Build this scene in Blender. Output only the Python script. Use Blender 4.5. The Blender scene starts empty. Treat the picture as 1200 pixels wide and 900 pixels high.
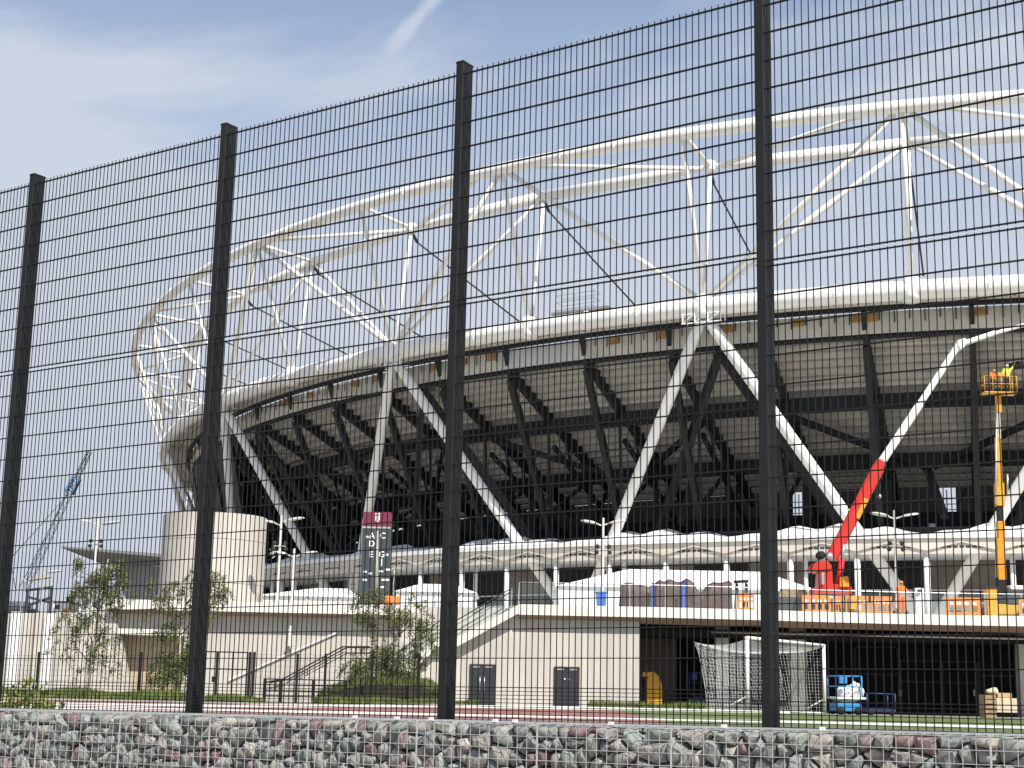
import bpy, bmesh, math, random
from mathutils import Vector, Matrix
R=math.radians
random.seed(7)
scene=bpy.context.scene
col=scene.collection

# ---------------------------------------------------------------- camera
EYE=1.65
F,PITCH,ROLL=1769.55,0.1969,0.02126
cp,sp,cr,sr=math.cos(PITCH),math.sin(PITCH),math.cos(ROLL),math.sin(ROLL)
RIGHT=Vector((1,0,0)); UP=Vector((0,-sp,cp)); FWD=Vector((0,cp,sp))
CR=RIGHT*cr+UP*sr; CU=UP*cr-RIGHT*sr
cam_d=bpy.data.cameras.new('camera'); cam=bpy.data.objects.new('camera',cam_d); col.objects.link(cam)
cam.matrix_world=Matrix(((CR.x,CU.x,-FWD.x,0),(CR.y,CU.y,-FWD.y,0),(CR.z,CU.z,-FWD.z,EYE),(0,0,0,1)))
cam_d.sensor_width=36; cam_d.lens=F/1200*36; cam_d.clip_start=.1; cam_d.clip_end=8000
scene.camera=cam

def at(px,py,Y):
    """world point seen towards (px,py) of the survey photo, at Y metres in front of the camera"""
    a,b=(px-600)/F,(450-py)/F
    d=CR*a+CU*b+FWD
    d=d*(Y/d.y)
    return Vector((d.x,d.y,d.z+EYE))

# ---------------------------------------------------------------- light
SUN_EL,SUN_AZ=R(50),R(26)      # sun behind the camera, to its right
world=bpy.data.worlds.new('World'); scene.world=world; world.use_nodes=True
nt=world.node_tree; N=nt.nodes; L=nt.links; N.clear()
wo=N.new('ShaderNodeOutputWorld'); bg=N.new('ShaderNodeBackground'); bg.inputs[1].default_value=.11
sky=N.new('ShaderNodeTexSky'); sky.sky_type='NISHITA'; sky.sun_disc=False
sky.sun_elevation=SUN_EL; sky.sun_rotation=R(180)-SUN_AZ
sky.altitude=30; sky.air_density=1.0; sky.dust_density=.8; sky.ozone_density=3.0
tc=N.new('ShaderNodeTexCoord'); 
mp=N.new('ShaderNodeMapping'); mp.inputs['Scale'].default_value=(1.0,1.0,2.2); mp.inputs['Rotation'].default_value=(.25,.15,.5); mp.inputs['Location'].default_value=(-.6,1.2,.8)
L.new(tc.outputs['Generated'],mp.inputs[0])
n1=N.new('ShaderNodeTexNoise'); n1.inputs['Scale'].default_value=1.5; n1.inputs['Detail'].default_value=9; n1.inputs['Roughness'].default_value=.55; n1.inputs['Distortion'].default_value=.6
L.new(mp.outputs[0],n1.inputs['Vector'])
rp=N.new('ShaderNodeValToRGB'); rp.color_ramp.elements[0].position=.41; rp.color_ramp.elements[0].color=(.12,.12,.12,1); rp.color_ramp.elements[1].position=.56; rp.color_ramp.elements[1].color=(.95,.95,.95,1)
L.new(n1.outputs[0],rp.inputs[0])
sx=N.new('ShaderNodeSeparateXYZ'); L.new(tc.outputs['Generated'],sx.inputs[0])
hz=N.new('ShaderNodeMapRange'); hz.inputs[1].default_value=.25; hz.inputs[2].default_value=.50; hz.inputs[3].default_value=1; hz.inputs[4].default_value=0; L.new(sx.outputs['Z'],hz.inputs[0])
mx0=N.new('ShaderNodeMath'); mx0.operation='MAXIMUM'; L.new(rp.outputs[0],mx0.inputs[0]); L.new(hz.outputs[0],mx0.inputs[1])
mix=N.new('ShaderNodeMixRGB'); L.new(mx0.outputs[0],mix.inputs[0]); L.new(sky.outputs[0],mix.inputs[1]); mix.inputs[2].default_value=(4.0,4.36,5.0,1)
# old aircraft trail: a thin streak on the sky sphere
ca=at(462,52,100)-Vector((0,0,EYE)); cb=at(520,-14,100)-Vector((0,0,EYE)); ca.normalize(); cb.normalize()
cn=ca.cross(cb).normalized(); mid=(ca+cb).normalized()
def vdot(v):
    d=N.new('ShaderNodeVectorMath'); d.operation='DOT_PRODUCT'; d.inputs[1].default_value=v; L.new(tc.outputs['Generated'],d.inputs[0]); return d.outputs['Value']
dd=N.new('ShaderNodeMath'); dd.operation='ABSOLUTE'; L.new(vdot(cn),dd.inputs[0])
wv=N.new('ShaderNodeTexNoise'); wv.inputs['Scale'].default_value=60; L.new(tc.outputs['Generated'],wv.inputs['Vector'])
wm=N.new('ShaderNodeMath'); wm.operation='MULTIPLY_ADD'; wm.inputs[1].default_value=.008; wm.inputs[2].default_value=-.004; L.new(wv.outputs[0],wm.inputs[0])
wa=N.new('ShaderNodeMath'); wa.operation='ADD'; L.new(dd.outputs[0],wa.inputs[0]); L.new(wm.outputs[0],wa.inputs[1])
m1=N.new('ShaderNodeMapRange'); m1.inputs[1].default_value=.0015; m1.inputs[2].default_value=.0065; m1.inputs[3].default_value=1; m1.inputs[4].default_value=0; L.new(wa.outputs[0],m1.inputs[0])
m2=N.new('ShaderNodeMapRange'); m2.inputs[1].default_value=math.cos(.034); m2.inputs[2].default_value=math.cos(.018); m2.inputs[3].default_value=0; m2.inputs[4].default_value=.55; L.new(vdot(mid),m2.inputs[0])
mm=N.new('ShaderNodeMath'); mm.operation='MULTIPLY'; L.new(m1.outputs[0],mm.inputs[0]); L.new(m2.outputs[0],mm.inputs[1])
mix2=N.new('ShaderNodeMixRGB'); L.new(mm.outputs[0],mix2.inputs[0]); L.new(mix.outputs[0],mix2.inputs[1]); mix2.inputs[2].default_value=(4.5,4.8,5.35,1)
L.new(mix2.outputs[0],bg.inputs[0]); L.new(bg.outputs[0],wo.inputs[0])
sd=bpy.data.lights.new('sun','SUN'); sd.energy=4.4; sd.angle=R(.5); sd.color=(1,.95,.87)
sun=bpy.data.objects.new('sun',sd); col.objects.link(sun)
sv=Vector((math.sin(SUN_AZ)*math.cos(SUN_EL),-math.cos(SUN_AZ)*math.cos(SUN_EL),math.sin(SUN_EL)))
sun.rotation_euler=sv.to_track_quat('Z','Y').to_euler()
vs=scene.view_settings; vs.view_transform='Standard'; vs.look='None'; vs.exposure=0.5; vs.gamma=1
scene.render.engine='CYCLES'

# ---------------------------------------------------------------- materials
MATS={}
def mat(name,c,rough=.6,var=.12,scale=3.,bump=0.,metal=0.,spec=.4,bscale=None,dirt=None):
    if name in MATS: return MATS[name]
    m=bpy.data.materials.new(name); m.use_nodes=True; t=m.node_tree; b=t.nodes['Principled BSDF']
    b.inputs['Roughness'].default_value=rough; b.inputs['Metallic'].default_value=metal; b.inputs['Specular IOR Level'].default_value=spec
    tcn=t.nodes.new('ShaderNodeTexCoord')
    nz=t.nodes.new('ShaderNodeTexNoise'); nz.inputs['Scale'].default_value=scale; nz.inputs['Detail'].default_value=6
    t.links.new(tcn.outputs['Object'],nz.inputs['Vector'])
    r=t.nodes.new('ShaderNodeValToRGB'); r.color_ramp.elements[0].position=.3; r.color_ramp.elements[1].position=.7
    d=dirt or [v*(1-var*1.6) for v in c]
    r.color_ramp.elements[0].color=(*d,1); r.color_ramp.elements[1].color=(*[min(1,v*(1+var*.6)) for v in c],1)
    t.links.new(nz.outputs[0],r.inputs[0]); t.links.new(r.outputs[0],b.inputs['Base Color'])
    if bump:
        bn=t.nodes.new('ShaderNodeBump'); bn.inputs['Strength'].default_value=bump; bn.inputs['Distance'].default_value=.02
        n2=t.nodes.new('ShaderNodeTexNoise'); n2.inputs['Scale'].default_value=bscale or scale*6; n2.inputs['Detail'].default_value=6
        t.links.new(tcn.outputs['Object'],n2.inputs['Vector']); t.links.new(n2.outputs[0],bn.inputs['Height']); t.links.new(bn.outputs[0],b.inputs['Normal'])
    MATS[name]=m; return m
WHITE=mat('white_steel_paint',(.82,.81,.78),.45,.05,.6)
WHITE2=mat('white_board',(.78,.78,.76),.6,.06,1.)
ANTH=mat('anthracite_powder_coat',(.0155,.016,.0165),.6,.15,6,spec=.22)
WIRE=mat('dark_wire_coat',(.012,.012,.014),.6,.1,9,spec=.25)
GALV=mat('galvanised_wire',(.55,.56,.56),.45,.12,12,metal=.3)
BLACK=mat('black_steel_paint',(.021,.0215,.022),.6,.2,.8,spec=.25)
DARKG=mat('dark_grey_steel',(.05,.052,.055),.6,.2,.8)
SOFF=mat('precast_terrace_unit',(.50,.47,.42),.85,.10,.35,.15,bscale=6)
SILVER=mat('silver_cladding',(.60,.61,.63),.5,.05,.4,metal=.0)
UPPER=mat('pale_upper_panel',(.56,.54,.49),.75,.12,.5)
PLY=mat('plywood_board',(.42,.23,.08),.8,.2,2)
CREAM=mat('cream_render',(.54,.51,.455),.85,.06,.45,.1,bscale=9)
def streak(m,amt=.14):
    t=m.node_tree; b=t.nodes['Principled BSDF']; l=b.inputs['Base Color'].links[0]; src=l.from_socket
    tc_=t.nodes.new('ShaderNodeTexCoord'); mp_=t.nodes.new('ShaderNodeMapping'); mp_.inputs['Scale'].default_value=(1.6,1.6,.10); t.links.new(tc_.outputs['Object'],mp_.inputs[0])
    nz=t.nodes.new('ShaderNodeTexNoise'); nz.inputs['Scale'].default_value=1.5; nz.inputs['Detail'].default_value=8; nz.inputs['Roughness'].default_value=.65; t.links.new(mp_.outputs[0],nz.inputs['Vector'])
    mr=t.nodes.new('ShaderNodeMapRange'); mr.inputs[1].default_value=.35; mr.inputs[2].default_value=.62; mr.inputs[3].default_value=1-amt; mr.inputs[4].default_value=1.03; t.links.new(nz.outputs[0],mr.inputs[0])
    sc=t.nodes.new('ShaderNodeVectorMath'); sc.operation='SCALE'; t.links.new(src,sc.inputs[0]); t.links.new(mr.outputs[0],sc.inputs['Scale']); t.links.new(sc.outputs[0],b.inputs['Base Color'])
streak(CREAM); streak(SOFF,.16)
CREAM2=mat('cream_fascia',(.74,.71,.64),.8,.05,.6)
CONC=mat('pale_concrete',(.52,.50,.45),.85,.12,.8,.15)
BROWN=mat('brown_soffit_board',(.30,.21,.15),.8,.12,.8)
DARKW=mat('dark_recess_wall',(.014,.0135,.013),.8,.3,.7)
GLAZ=mat('dark_glazing',(.02,.025,.03),.12,.2,1,spec=.6)
MEMB=mat('white_membrane',(.80,.82,.84),.55,.04,.7)
CANOPY=mat('canopy_fascia',(.62,.58,.51),.8,.08,.7)
DOOR=mat('charcoal_door_paint',(.03,.033,.04),.5,.15,3)
STEEL=mat('brushed_steel',(.6,.6,.6),.35,.1,20,metal=.8)
RED=mat('red_crane_paint',(.62,.035,.022),.4,.12,2)
YEL=mat('yellow_machine_paint',(.66,.34,.03),.45,.12,3)
ORG=mat('orange_plastic',(.78,.25,.05),.5,.12,3)
HIVIS=mat('orange_hivis_cloth',(.90,.18,.03),.8,.12,20,.2)
HIVISY=mat('yellow_hivis_cloth',(.70,.75,.08),.8,.1,20)
BLUE=mat('blue_plastic',(.03,.13,.50),.45,.1,3)
LBLUE=mat('bright_blue_paint',(.04,.28,.62),.45,.12,4)
NAVY=mat('navy_blue_paint',(.02,.035,.12),.5,.15,4)
TARP=mat('brown_tarpaulin',(.10,.052,.048),.6,.25,2.5,.4,bscale=5)
TIMB=mat('rough_timber',(.36,.25,.14),.85,.25,5,.3)
CARD=mat('pale_packaging',(.62,.52,.38),.85,.1,4)
SIGN=mat('slate_sign_panel',(.045,.06,.068),.5,.1,2)
CLARET=mat('claret_sign_panel',(.17,.025,.055),.5,.06,2)
GOLD=mat('gold_print',(.75,.50,.12),.6,.05,5)
LEAF=mat('birch_leaf',(.175,.195,.062),.65,.35,3,dirt=(.055,.07,.02))
LEAF2=mat('weed_leaf',(.30,.33,.07),.6,.3,9,dirt=(.15,.20,.04))
BARK=mat('birch_bark',(.50,.47,.42),.85,.3,8,dirt=(.16,.14,.12))
TWIG=mat('twig_bark',(.13,.09,.06),.9,.2,8)
GRASSM=mat('grass_blades',(.15,.18,.04),.75,.35,.9,dirt=(.06,.085,.022))
TURF=mat('pitch_turf',(.105,.145,.040),.9,.2,.8,.3,bscale=40)
TRACK=mat('red_running_track',(.26,.115,.095),.9,.15,2,.2,bscale=60)
GROUND=mat('pale_ground',(.30,.28,.24),.95,.2,.3,.3,bscale=8)
ASPH=mat('asphalt',(.055,.055,.055),.95,.2,1,.3,bscale=30)
SKIN=mat('skin',(.48,.29,.20),.6,.06,8)
HAIRM=mat('dark_hair',(.03,.02,.015),.8,.1,8)
NETM=mat('white_netting',(.80,.80,.80),.8,.04,4)
RUBBER=mat('black_rubber',(.015,.015,.015),.8,.2,6)
DISHM=mat('pale_reflector',(.58,.57,.53),.5,.08,4)
TEAL=mat('grey_roof_sheet',(.28,.29,.29),.7,.1,.6)
HILL=mat('far_blue_crane_paint',(.11,.20,.33),.6,.1,2)
GLOVE=mat('dark_work_cloth',(.03,.035,.05),.85,.1,8)

def stone_mat():
    m=bpy.data.materials.new('gabion_stone'); m.use_nodes=True; t=m.node_tree; b=t.nodes['Principled BSDF']
    b.inputs['Roughness'].default_value=.88
    oi=t.nodes.new('ShaderNodeObjectInfo'); ge=t.nodes.new('ShaderNodeNewGeometry'); fa=t.nodes.new('ShaderNodeMath'); fb=t.nodes.new('ShaderNodeMath'); fb.operation='FRACT'
    t.links.new(oi.outputs['Random'],fa.inputs[0]); t.links.new(ge.outputs['Random Per Island'],fa.inputs[1]); t.links.new(fa.outputs[0],fb.inputs[0]); r=t.nodes.new('ShaderNodeValToRGB'); r.color_ramp.interpolation='CONSTANT'
    cols=[(.22,.225,.215),(.29,.29,.27),(.19,.215,.20),(.27,.255,.24),(.25,.27,.245),(.34,.33,.30),(.21,.145,.145),(.26,.25,.235),(.24,.275,.25),(.30,.28,.25),(.17,.18,.18),(.31,.315,.30),(.25,.205,.195),(.37,.35,.31)]
    els=r.color_ramp.elements
    els[0].color=(*cols[0],1); els[1].position=1/len(cols); els[1].color=(*cols[1],1)
    for i in range(2,len(cols)):
        e=els.new(i/len(cols)); e.color=(*cols[i],1)
    t.links.new(fb.outputs[0],r.inputs[0])
    tcn=t.nodes.new('ShaderNodeTexCoord'); nz=t.nodes.new('ShaderNodeTexNoise'); nz.inputs['Scale'].default_value=14; nz.inputs['Detail'].default_value=9; nz.inputs['Roughness'].default_value=.65
    ad=t.nodes.new('ShaderNodeVectorMath'); ad.operation='ADD'; t.links.new(tcn.outputs['Object'],ad.inputs[0]); t.links.new(oi.outputs['Random'],ad.inputs[1])
    t.links.new(ad.outputs[0],nz.inputs['Vector'])
    mr=t.nodes.new('ShaderNodeMapRange'); mr.inputs[1].default_value=.3; mr.inputs[2].default_value=.7; mr.inputs[3].default_value=.62; mr.inputs[4].default_value=1.35; t.links.new(nz.outputs[0],mr.inputs[0])
    mu=t.nodes.new('ShaderNodeVectorMath'); mu.operation='SCALE'; t.links.new(r.outputs[0],mu.inputs[0]); t.links.new(mr.outputs[0],mu.inputs['Scale'])
    t.links.new(mu.outputs[0],b.inputs['Base Color'])
    bn=t.nodes.new('ShaderNodeBump'); bn.inputs['Strength'].default_value=.7; bn.inputs['Distance'].default_value=.012
    n2=t.nodes.new('ShaderNodeTexNoise'); n2.inputs['Scale'].default_value=30; n2.inputs['Detail'].default_value=8; t.links.new(ad.outputs[0],n2.inputs['Vector'])
    t.links.new(n2.outputs[0],bn.inputs['Height']); t.links.new(bn.outputs[0],b.inputs['Normal'])
    return m
STONE=stone_mat()
def glass_mat():
    m=bpy.data.materials.new('clear_balustrade_glass'); m.use_nodes=True; t=m.node_tree; b=t.nodes['Principled BSDF']; o=t.nodes['Material Output']
    b.inputs['Base Color'].default_value=(.6,.72,.70,1); b.inputs['Roughness'].default_value=.08
    tr=t.nodes.new('ShaderNodeBsdfTransparent'); tr.inputs[0].default_value=(.93,.97,.96,1)
    ms=t.nodes.new('ShaderNodeMixShader'); ms.inputs[0].default_value=.07
    t.links.new(tr.outputs[0],ms.inputs[1]); t.links.new(b.outputs[0],ms.inputs[2]); t.links.new(ms.outputs[0],o.inputs[0]); return m
GLASS=glass_mat()

# ---------------------------------------------------------------- mesh helpers
def wloc(o):
    v=Vector((0,0,0))
    while o is not None:
        v+=o.location; o=o.parent
    return v
class MB:
    def __init__(s): s.v=[]; s.f=[]; s.sm=[]
    def add(s,vs,fs,smooth=False):
        k=len(s.v); s.v+= [tuple(v) for v in vs]; s.f+=[tuple(i+k for i in f) for f in fs]; s.sm+=[smooth]*len(fs); return s
    def box(s,c,size,ax=None):
        """box centred at c; ax = three unit axes"""
        c=Vector(c); X,Y,Z=ax or (Vector((1,0,0)),Vector((0,1,0)),Vector((0,0,1)))
        hx,hy,hz=[d/2 for d in size]
        vs=[c+X*(i*hx)+Y*(j*hy)+Z*(k*hz) for k in(-1,1) for j in(-1,1) for i in(-1,1)]
        return s.add(vs,[(0,2,3,1),(4,5,7,6),(0,1,5,4),(2,6,7,3),(0,4,6,2),(1,3,7,5)])
    def bb(s,x0,x1,y0,y1,z0,z1): return s.box(((x0+x1)/2,(y0+y1)/2,(z0+z1)/2),(x1-x0,y1-y0,z1-z0))
    def bar(s,a,b,w,h=None,up=None):
        a,b=Vector(a),Vector(b); d=(b-a); l=d.length
        if l<1e-6: return s
        d/=l; u=Vector(up) if up is not None else (Vector((0,0,1)) if abs(d.z)<.95 else Vector((0,1,0)))
        x=d.cross(u).normalized(); z=x.cross(d).normalized()
        return s.box((a+b)/2,(w,l,h or w),(x,d,z))
    def tube(s,pts,r,n=8,caps=True,closed=False):
        pts=[Vector(p) for p in pts]; m=len(pts); rs=r if isinstance(r,(list,tuple)) else [r]*m
        vs=[]; prev=None
        for i,p in enumerate(pts):
            if closed: t=pts[(i+1)%m]-pts[i-1]
            else: t=pts[min(i+1,m-1)]-pts[max(i-1,0)]
            t.normalize()
            if prev is None:
                u=Vector((0,0,1)) if abs(t.z)<.9 else Vector((1,0,0)); x=t.cross(u).normalized()
            else: x=(prev-t*prev.dot(t)).normalized()
            prev=x; y=t.cross(x)
            for k in range(n):
                a=2*math.pi*k/n; vs.append(p+x*(math.cos(a)*rs[i])+y*(math.sin(a)*rs[i]))
        fs=[]
        for i in range(m if closed else m-1):
            j=(i+1)%m
            for k in range(n):
                q=(k+1)%n; fs.append((i*n+k,i*n+q,j*n+q,j*n+k))
        s.add(vs,fs,True)
        if caps and not closed:
            k0=len(s.v)-len(vs)
            s.f.append(tuple(k0+k for k in range(n-1,-1,-1))); s.f.append(tuple(k0+(m-1)*n+k for k in range(n))); s.sm+=[False,False]
        return s
    def prism(s,poly,vec):
        vec=Vector(vec); poly=[Vector(p) for p in poly]; n=len(poly)
        return s.add(poly+[p+vec for p in poly],[tuple(range(n-1,-1,-1)),tuple(range(n,2*n))]+[(i,(i+1)%n,(i+1)%n+n,i+n) for i in range(n)])
    def lathe(s,base,axis,prof,n=16,smooth=True):
        base=Vector(base); axis=Vector(axis).normalized(); u=Vector((1,0,0)) if abs(axis.x)<.9 else Vector((0,1,0)); x=axis.cross(u).normalized(); y=axis.cross(x)
        vs=[base+axis*h+(x*math.cos(2*math.pi*k/n)+y*math.sin(2*math.pi*k/n))*r for r,h in prof for k in range(n)]
        fs=[(i*n+k,i*n+(k+1)%n,(i+1)*n+(k+1)%n,(i+1)*n+k) for i in range(len(prof)-1) for k in range(n)]
        return s.add(vs,fs,smooth)
    def build(s,name,m,parent=None,kind=None,label=None,bevel=0,solid=0,fix=True):
        o=wloc(parent)
        me=bpy.data.meshes.new(name); me.from_pydata([(v[0]-o.x,v[1]-o.y,v[2]-o.z) for v in s.v],[],s.f)
        me.polygons.foreach_set('use_smooth',s.sm); me.materials.append(m)
        if fix:
            bm=bmesh.new(); bm.from_mesh(me); bmesh.ops.recalc_face_normals(bm,faces=bm.faces)
            if bevel: bmesh.ops.bevel(bm,geom=[e for e in bm.edges],offset=bevel,segments=1,affect='EDGES')
            bm.to_mesh(me); bm.free()
        ob=bpy.data.objects.new(name,me); col.objects.link(ob)
        if parent is not None: ob.parent=parent
        if kind: ob['kind']=kind
        if label: ob['label']=label
        return ob
def thing(name,label,cat,loc,group=None):
    o=bpy.data.objects.new(name,None); col.objects.link(o); o.location=loc; o.empty_display_size=.2
    o['label']=label; o['category']=cat
    if group: o['group']=group
    return o
def tag(o,label,cat,group=None):
    o['label']=label; o['category']=cat
    if group: o['group']=group
    return o
def text_mesh(name,txt,size,m,parent,origin,xdir,zdir,depth=.012):
    c=bpy.data.curves.new('lettering','FONT'); c.body=txt; c.size=size; c.align_x='CENTER'; c.align_y='CENTER'; c.extrude=depth; c.offset=.012*size
    t=bpy.data.objects.new('lettering',c); col.objects.link(t)
    me=bpy.data.meshes.new_from_object(t.evaluated_get(bpy.context.evaluated_depsgraph_get()))
    bpy.data.objects.remove(t); me.name=name
    ob=bpy.data.objects.new(name,me); col.objects.link(ob); ob.parent=parent
    X=Vector(xdir).normalized(); Zc=Vector(zdir).normalized(); Nn=X.cross(Zc)
    ob.matrix_local=Matrix.Translation(Vector(origin)-wloc(parent))@Matrix(((X.x,Zc.x,Nn.x,0),(X.y,Zc.y,Nn.y,0),(X.z,Zc.z,Nn.z,0),(0,0,0,1)))
    me.materials.clear(); me.materials.append(m); return ob
# ================================================================ SETTING
AZ=.58806; FD=Vector((math.cos(AZ),-math.sin(AZ),0)); FN=Vector((math.sin(AZ),math.cos(AZ),0))   # along the fence / away from camera
FP=Vector((-.49113,11.12485,0)); FSL=.00823
def fp(s,n=0.,z=0.): return FP+FD*s+FN*n+Vector((0,0,z))
def zg(y):   # ground level beyond the wall
    if y<44: return 1.02
    if y<76: return 1.02-.47*(y-44)/32
    return .55
# one ground sheet: pavement level on the camera side, stepping up behind the gabion wall
g=MB(); ss=[-3000,-400,-120,-60,-40,-30,-20,-10,0,10,20,30,40,60,100,400,3000]; ns=[(-600,0),(-.0,0),(.0,1),(5,1),(10,1),(15,1),(20,1),(25,1),(30,1),(40,1),(50,1),(60,1),(70,1),(90,1),(150,1),(400,1),(5000,1)]
vs=[]
for n,u in ns:
    for s in ss:
        p=fp(s,n); p.z=zg(p.y) if u else 0.; vs.append(p)
k=len(ss)
g.add(vs,[(i*k+j,i*k+j+1,(i+1)*k+j+1,(i+1)*k+j) for i in range(len(ns)-1) for j in range(k-1)])
g.build('ground',GROUND,kind='structure')
def sheet(name,pts,m,lift,step=4.):
    """thin sheet laid on the sloping ground: pts = two edges, near and far, as (x,y) pairs"""
    (a,b),(c,d)=pts; q=MB(); n=12; w=10; vs=[]
    for i in range(n+1):
        for j in range(w+1):
            p=Vector(a).lerp(Vector(b),j/w).lerp(Vector(c).lerp(Vector(d),j/w),i/n); vs.append((p.x,p.y,zg(p.y)+lift))
    q.add(vs,[(i*(w+1)+j,i*(w+1)+j+1,(i+1)*(w+1)+j+1,(i+1)*(w+1)+j) for i in range(n) for j in range(w)])
    return q.build(name,m,kind='structure')
sheet('pitch',[((2.5,18),(60,18)),((2.5,66),(60,66))],TURF,.008)
sheet('running_track',[((-40,24),(3.0,24)),((-40,33),(3.0,43))],TRACK,.012)
sheet('lawn',[((-40,47),(2.2,47)),((-40,64),(2.2,64))],TURF,.008)

# ================================================================ STADIUM
SC=(75.4,251.58,1.319,146.95,125.21)
def S(deg,o,z):
    t=R(deg); c,s=math.cos(SC[2]),math.sin(SC[2]); x=(SC[3]+o)*math.cos(t); y=(SC[4]+o)*math.sin(t)
    return Vector((SC[0]+x*c-y*s,SC[1]+x*s+y*c,z+EYE))
def node(k): return 168.5+(7.5 if k>0 else 7.4)*k
stad=thing('stadium','vast oval stadium with white tubular ring truss and black steel under its stand','stadium',(SC[0],SC[1],.55))
def arc(a,b,o,z,st=1.): 
    n=max(1,int(round(abs(b-a)/st))); return [S(a+(b-a)*i/n,o,z) for i in range(n+1)]
MB().tube(arc(30,204,0,30.28),.76,16).build('ring_tube',WHITE,stad,label='thick lower ring tube of the truss')
MB().tube(arc(30,204,4.9,43.26),.52,12).build('ring_tube',WHITE,stad,label='upper outer ring tube of the truss')
K0,K1=-17,4
for k in range(K0,K1):      # inner upper chord: straight lengths between nodes
    a,b=S(node(k),-1.83,42.76),S(node(k+1),-1.83,42.76)
    d=(b-a).normalized()
    if k%2==0: P_,r_=[a+d*.2,a+d*1.0,a+d*4.6,b],[.2,.24,.50,.50]
    else: P_,r_=[a,b-d*4.6,b-d*1.0,b-d*.2],[.50,.50,.24,.2]
    MB().tube(P_,r_,12).build('chord_tube',WHITE,stad)
for k in range(K0,K1+1):
    A=node(k); top,inn,low=S(A,4.9,43.26),S(A,-1.83,42.76),S(A,0,30.28); main=k%2==0
    dn=Vector((0,0,-1))
    MB().tube([top+dn*.4,low],.19,8).build('strut',WHITE,stad)
    MB().tube([inn+dn*.4,low],[.17]*2,8).build('strut',WHITE,stad)
    MB().tube([top,inn],.2,8).build('strut',WHITE,stad)
    if main: MB().lathe(inn-Vector((0,0,.6)),(0,0,1),[(0,0),(.40,.1),(.52,.4),(.52,.85),(.40,1.1),(0,1.15)],10).build('node_joint',WHITE,stad)
    MB().lathe(low-Vector((0,0,.95)),(0,0,1),[(0,0),(.70,.02),(.80,.5),(.80,1.4),(.70,1.85),(0,1.9)],12).build('node_joint',WHITE,stad)
    # bolted flange collars on the ring tubes
    for o_,z_,r_ in((0,30.28,.83),(4.9,43.26,.58)):
        for da in(-2.6,2.6):
            t0=S(A+da,o_,z_); t1=(S(A+da+.2,o_,z_)-t0).normalized()
            MB().lathe(t0-t1*.09,t1,[(r_-.2,0),(r_,0),(r_,.07),(r_-.02,.09),(r_,.11),(r_,.18),(r_-.2,.18)],16,False).build('flange',WHITE,stad)
    # dark rope running inwards from each inner node
    r0=inn+Vector((0,0,-.9)); r1=S(A,-19,36.5)
    MB().tube([inn+Vector((0,0,-.3)),r0.lerp(r1,.05)],.16,6).build('rope_socket',DARKG,stad)
    MB().tube([r0.lerp(r1,.04),r1],.085,6).build('rope',DARKG,stad)
    if not main:
        for kk in (k-1,k+1):
            B=node(kk); lo=S(B,0,30.28+.4); d1=(lo-top); d2=(lo-inn)
            MB().tube([top+d1*.035,lo-d1*.03],.25,10).build('diagonal',WHITE,stad)
            a,b=inn+d2*.03,lo-d2*.03
            MB().tube([a,a.lerp(b,.30),a.lerp(b,.36),a.lerp(b,.50),a.lerp(b,.56),b],[.19,.19,.27,.27,.19,.19],10).build('diagonal',WHITE,stad)
            MB().tube([S(A+(1.1 if kk>k else -1.1),4.7,43.1),S(B-(.45 if kk>k else -.45),-1.83,42.76)],.21,8).build('brace',WHITE,stad)
    else:
        tp=S(A,0,29.7)
        for s in(-1,1):
            ft=S(A+7.45*s,-8.5,5.0); d=(ft-tp)
            a0=tp+d.normalized()*.3+Vector((0,0,-.2))
            MB().tube([a0,tp+d*.06,tp+d*.97,ft],[.30,.47,.47,.3],12).build('leg',WHITE,stad)
            # black secondary leg just inside
            MB().bar(S(A,-4.2,27.4),S(A+6.6*s,-14.5,5.2),.5,.75).build('inner_leg',BLACK,stad)
        b=MB(); q=tp+Vector((0,0,-.5))
        tn=(S(A+.5,0,0)-S(A-.5,0,0)).normalized(); rd=Vector((-tn.y,tn.x,0))
        for i in(-1.6,-.55,.55,1.6):
            b.bar(q+tn*i+rd*.55+Vector((0,0,-.3)),q+tn*i+rd*.55+Vector((0,0,.45)),.09)
            b.bar(q+tn*i-rd*.55+Vector((0,0,-.3)),q+tn*i-rd*.55+Vector((0,0,.45)),.09)
        for zz in(-.3,.45):
            for ss_ in(-.55,.55): b.bar(q+tn*-1.7+rd*ss_+Vector((0,0,zz)),q+tn*1.7+rd*ss_+Vector((0,0,zz)),.09)
        for i in (-1.6,-.55,.55):
            b.bar(q+tn*i-rd*.6+Vector((0,0,-.3)),q+tn*(i+1.05)-rd*.6+Vector((0,0,.45)),.06)
        b.build('access_cage',WHITE,stad)

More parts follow.
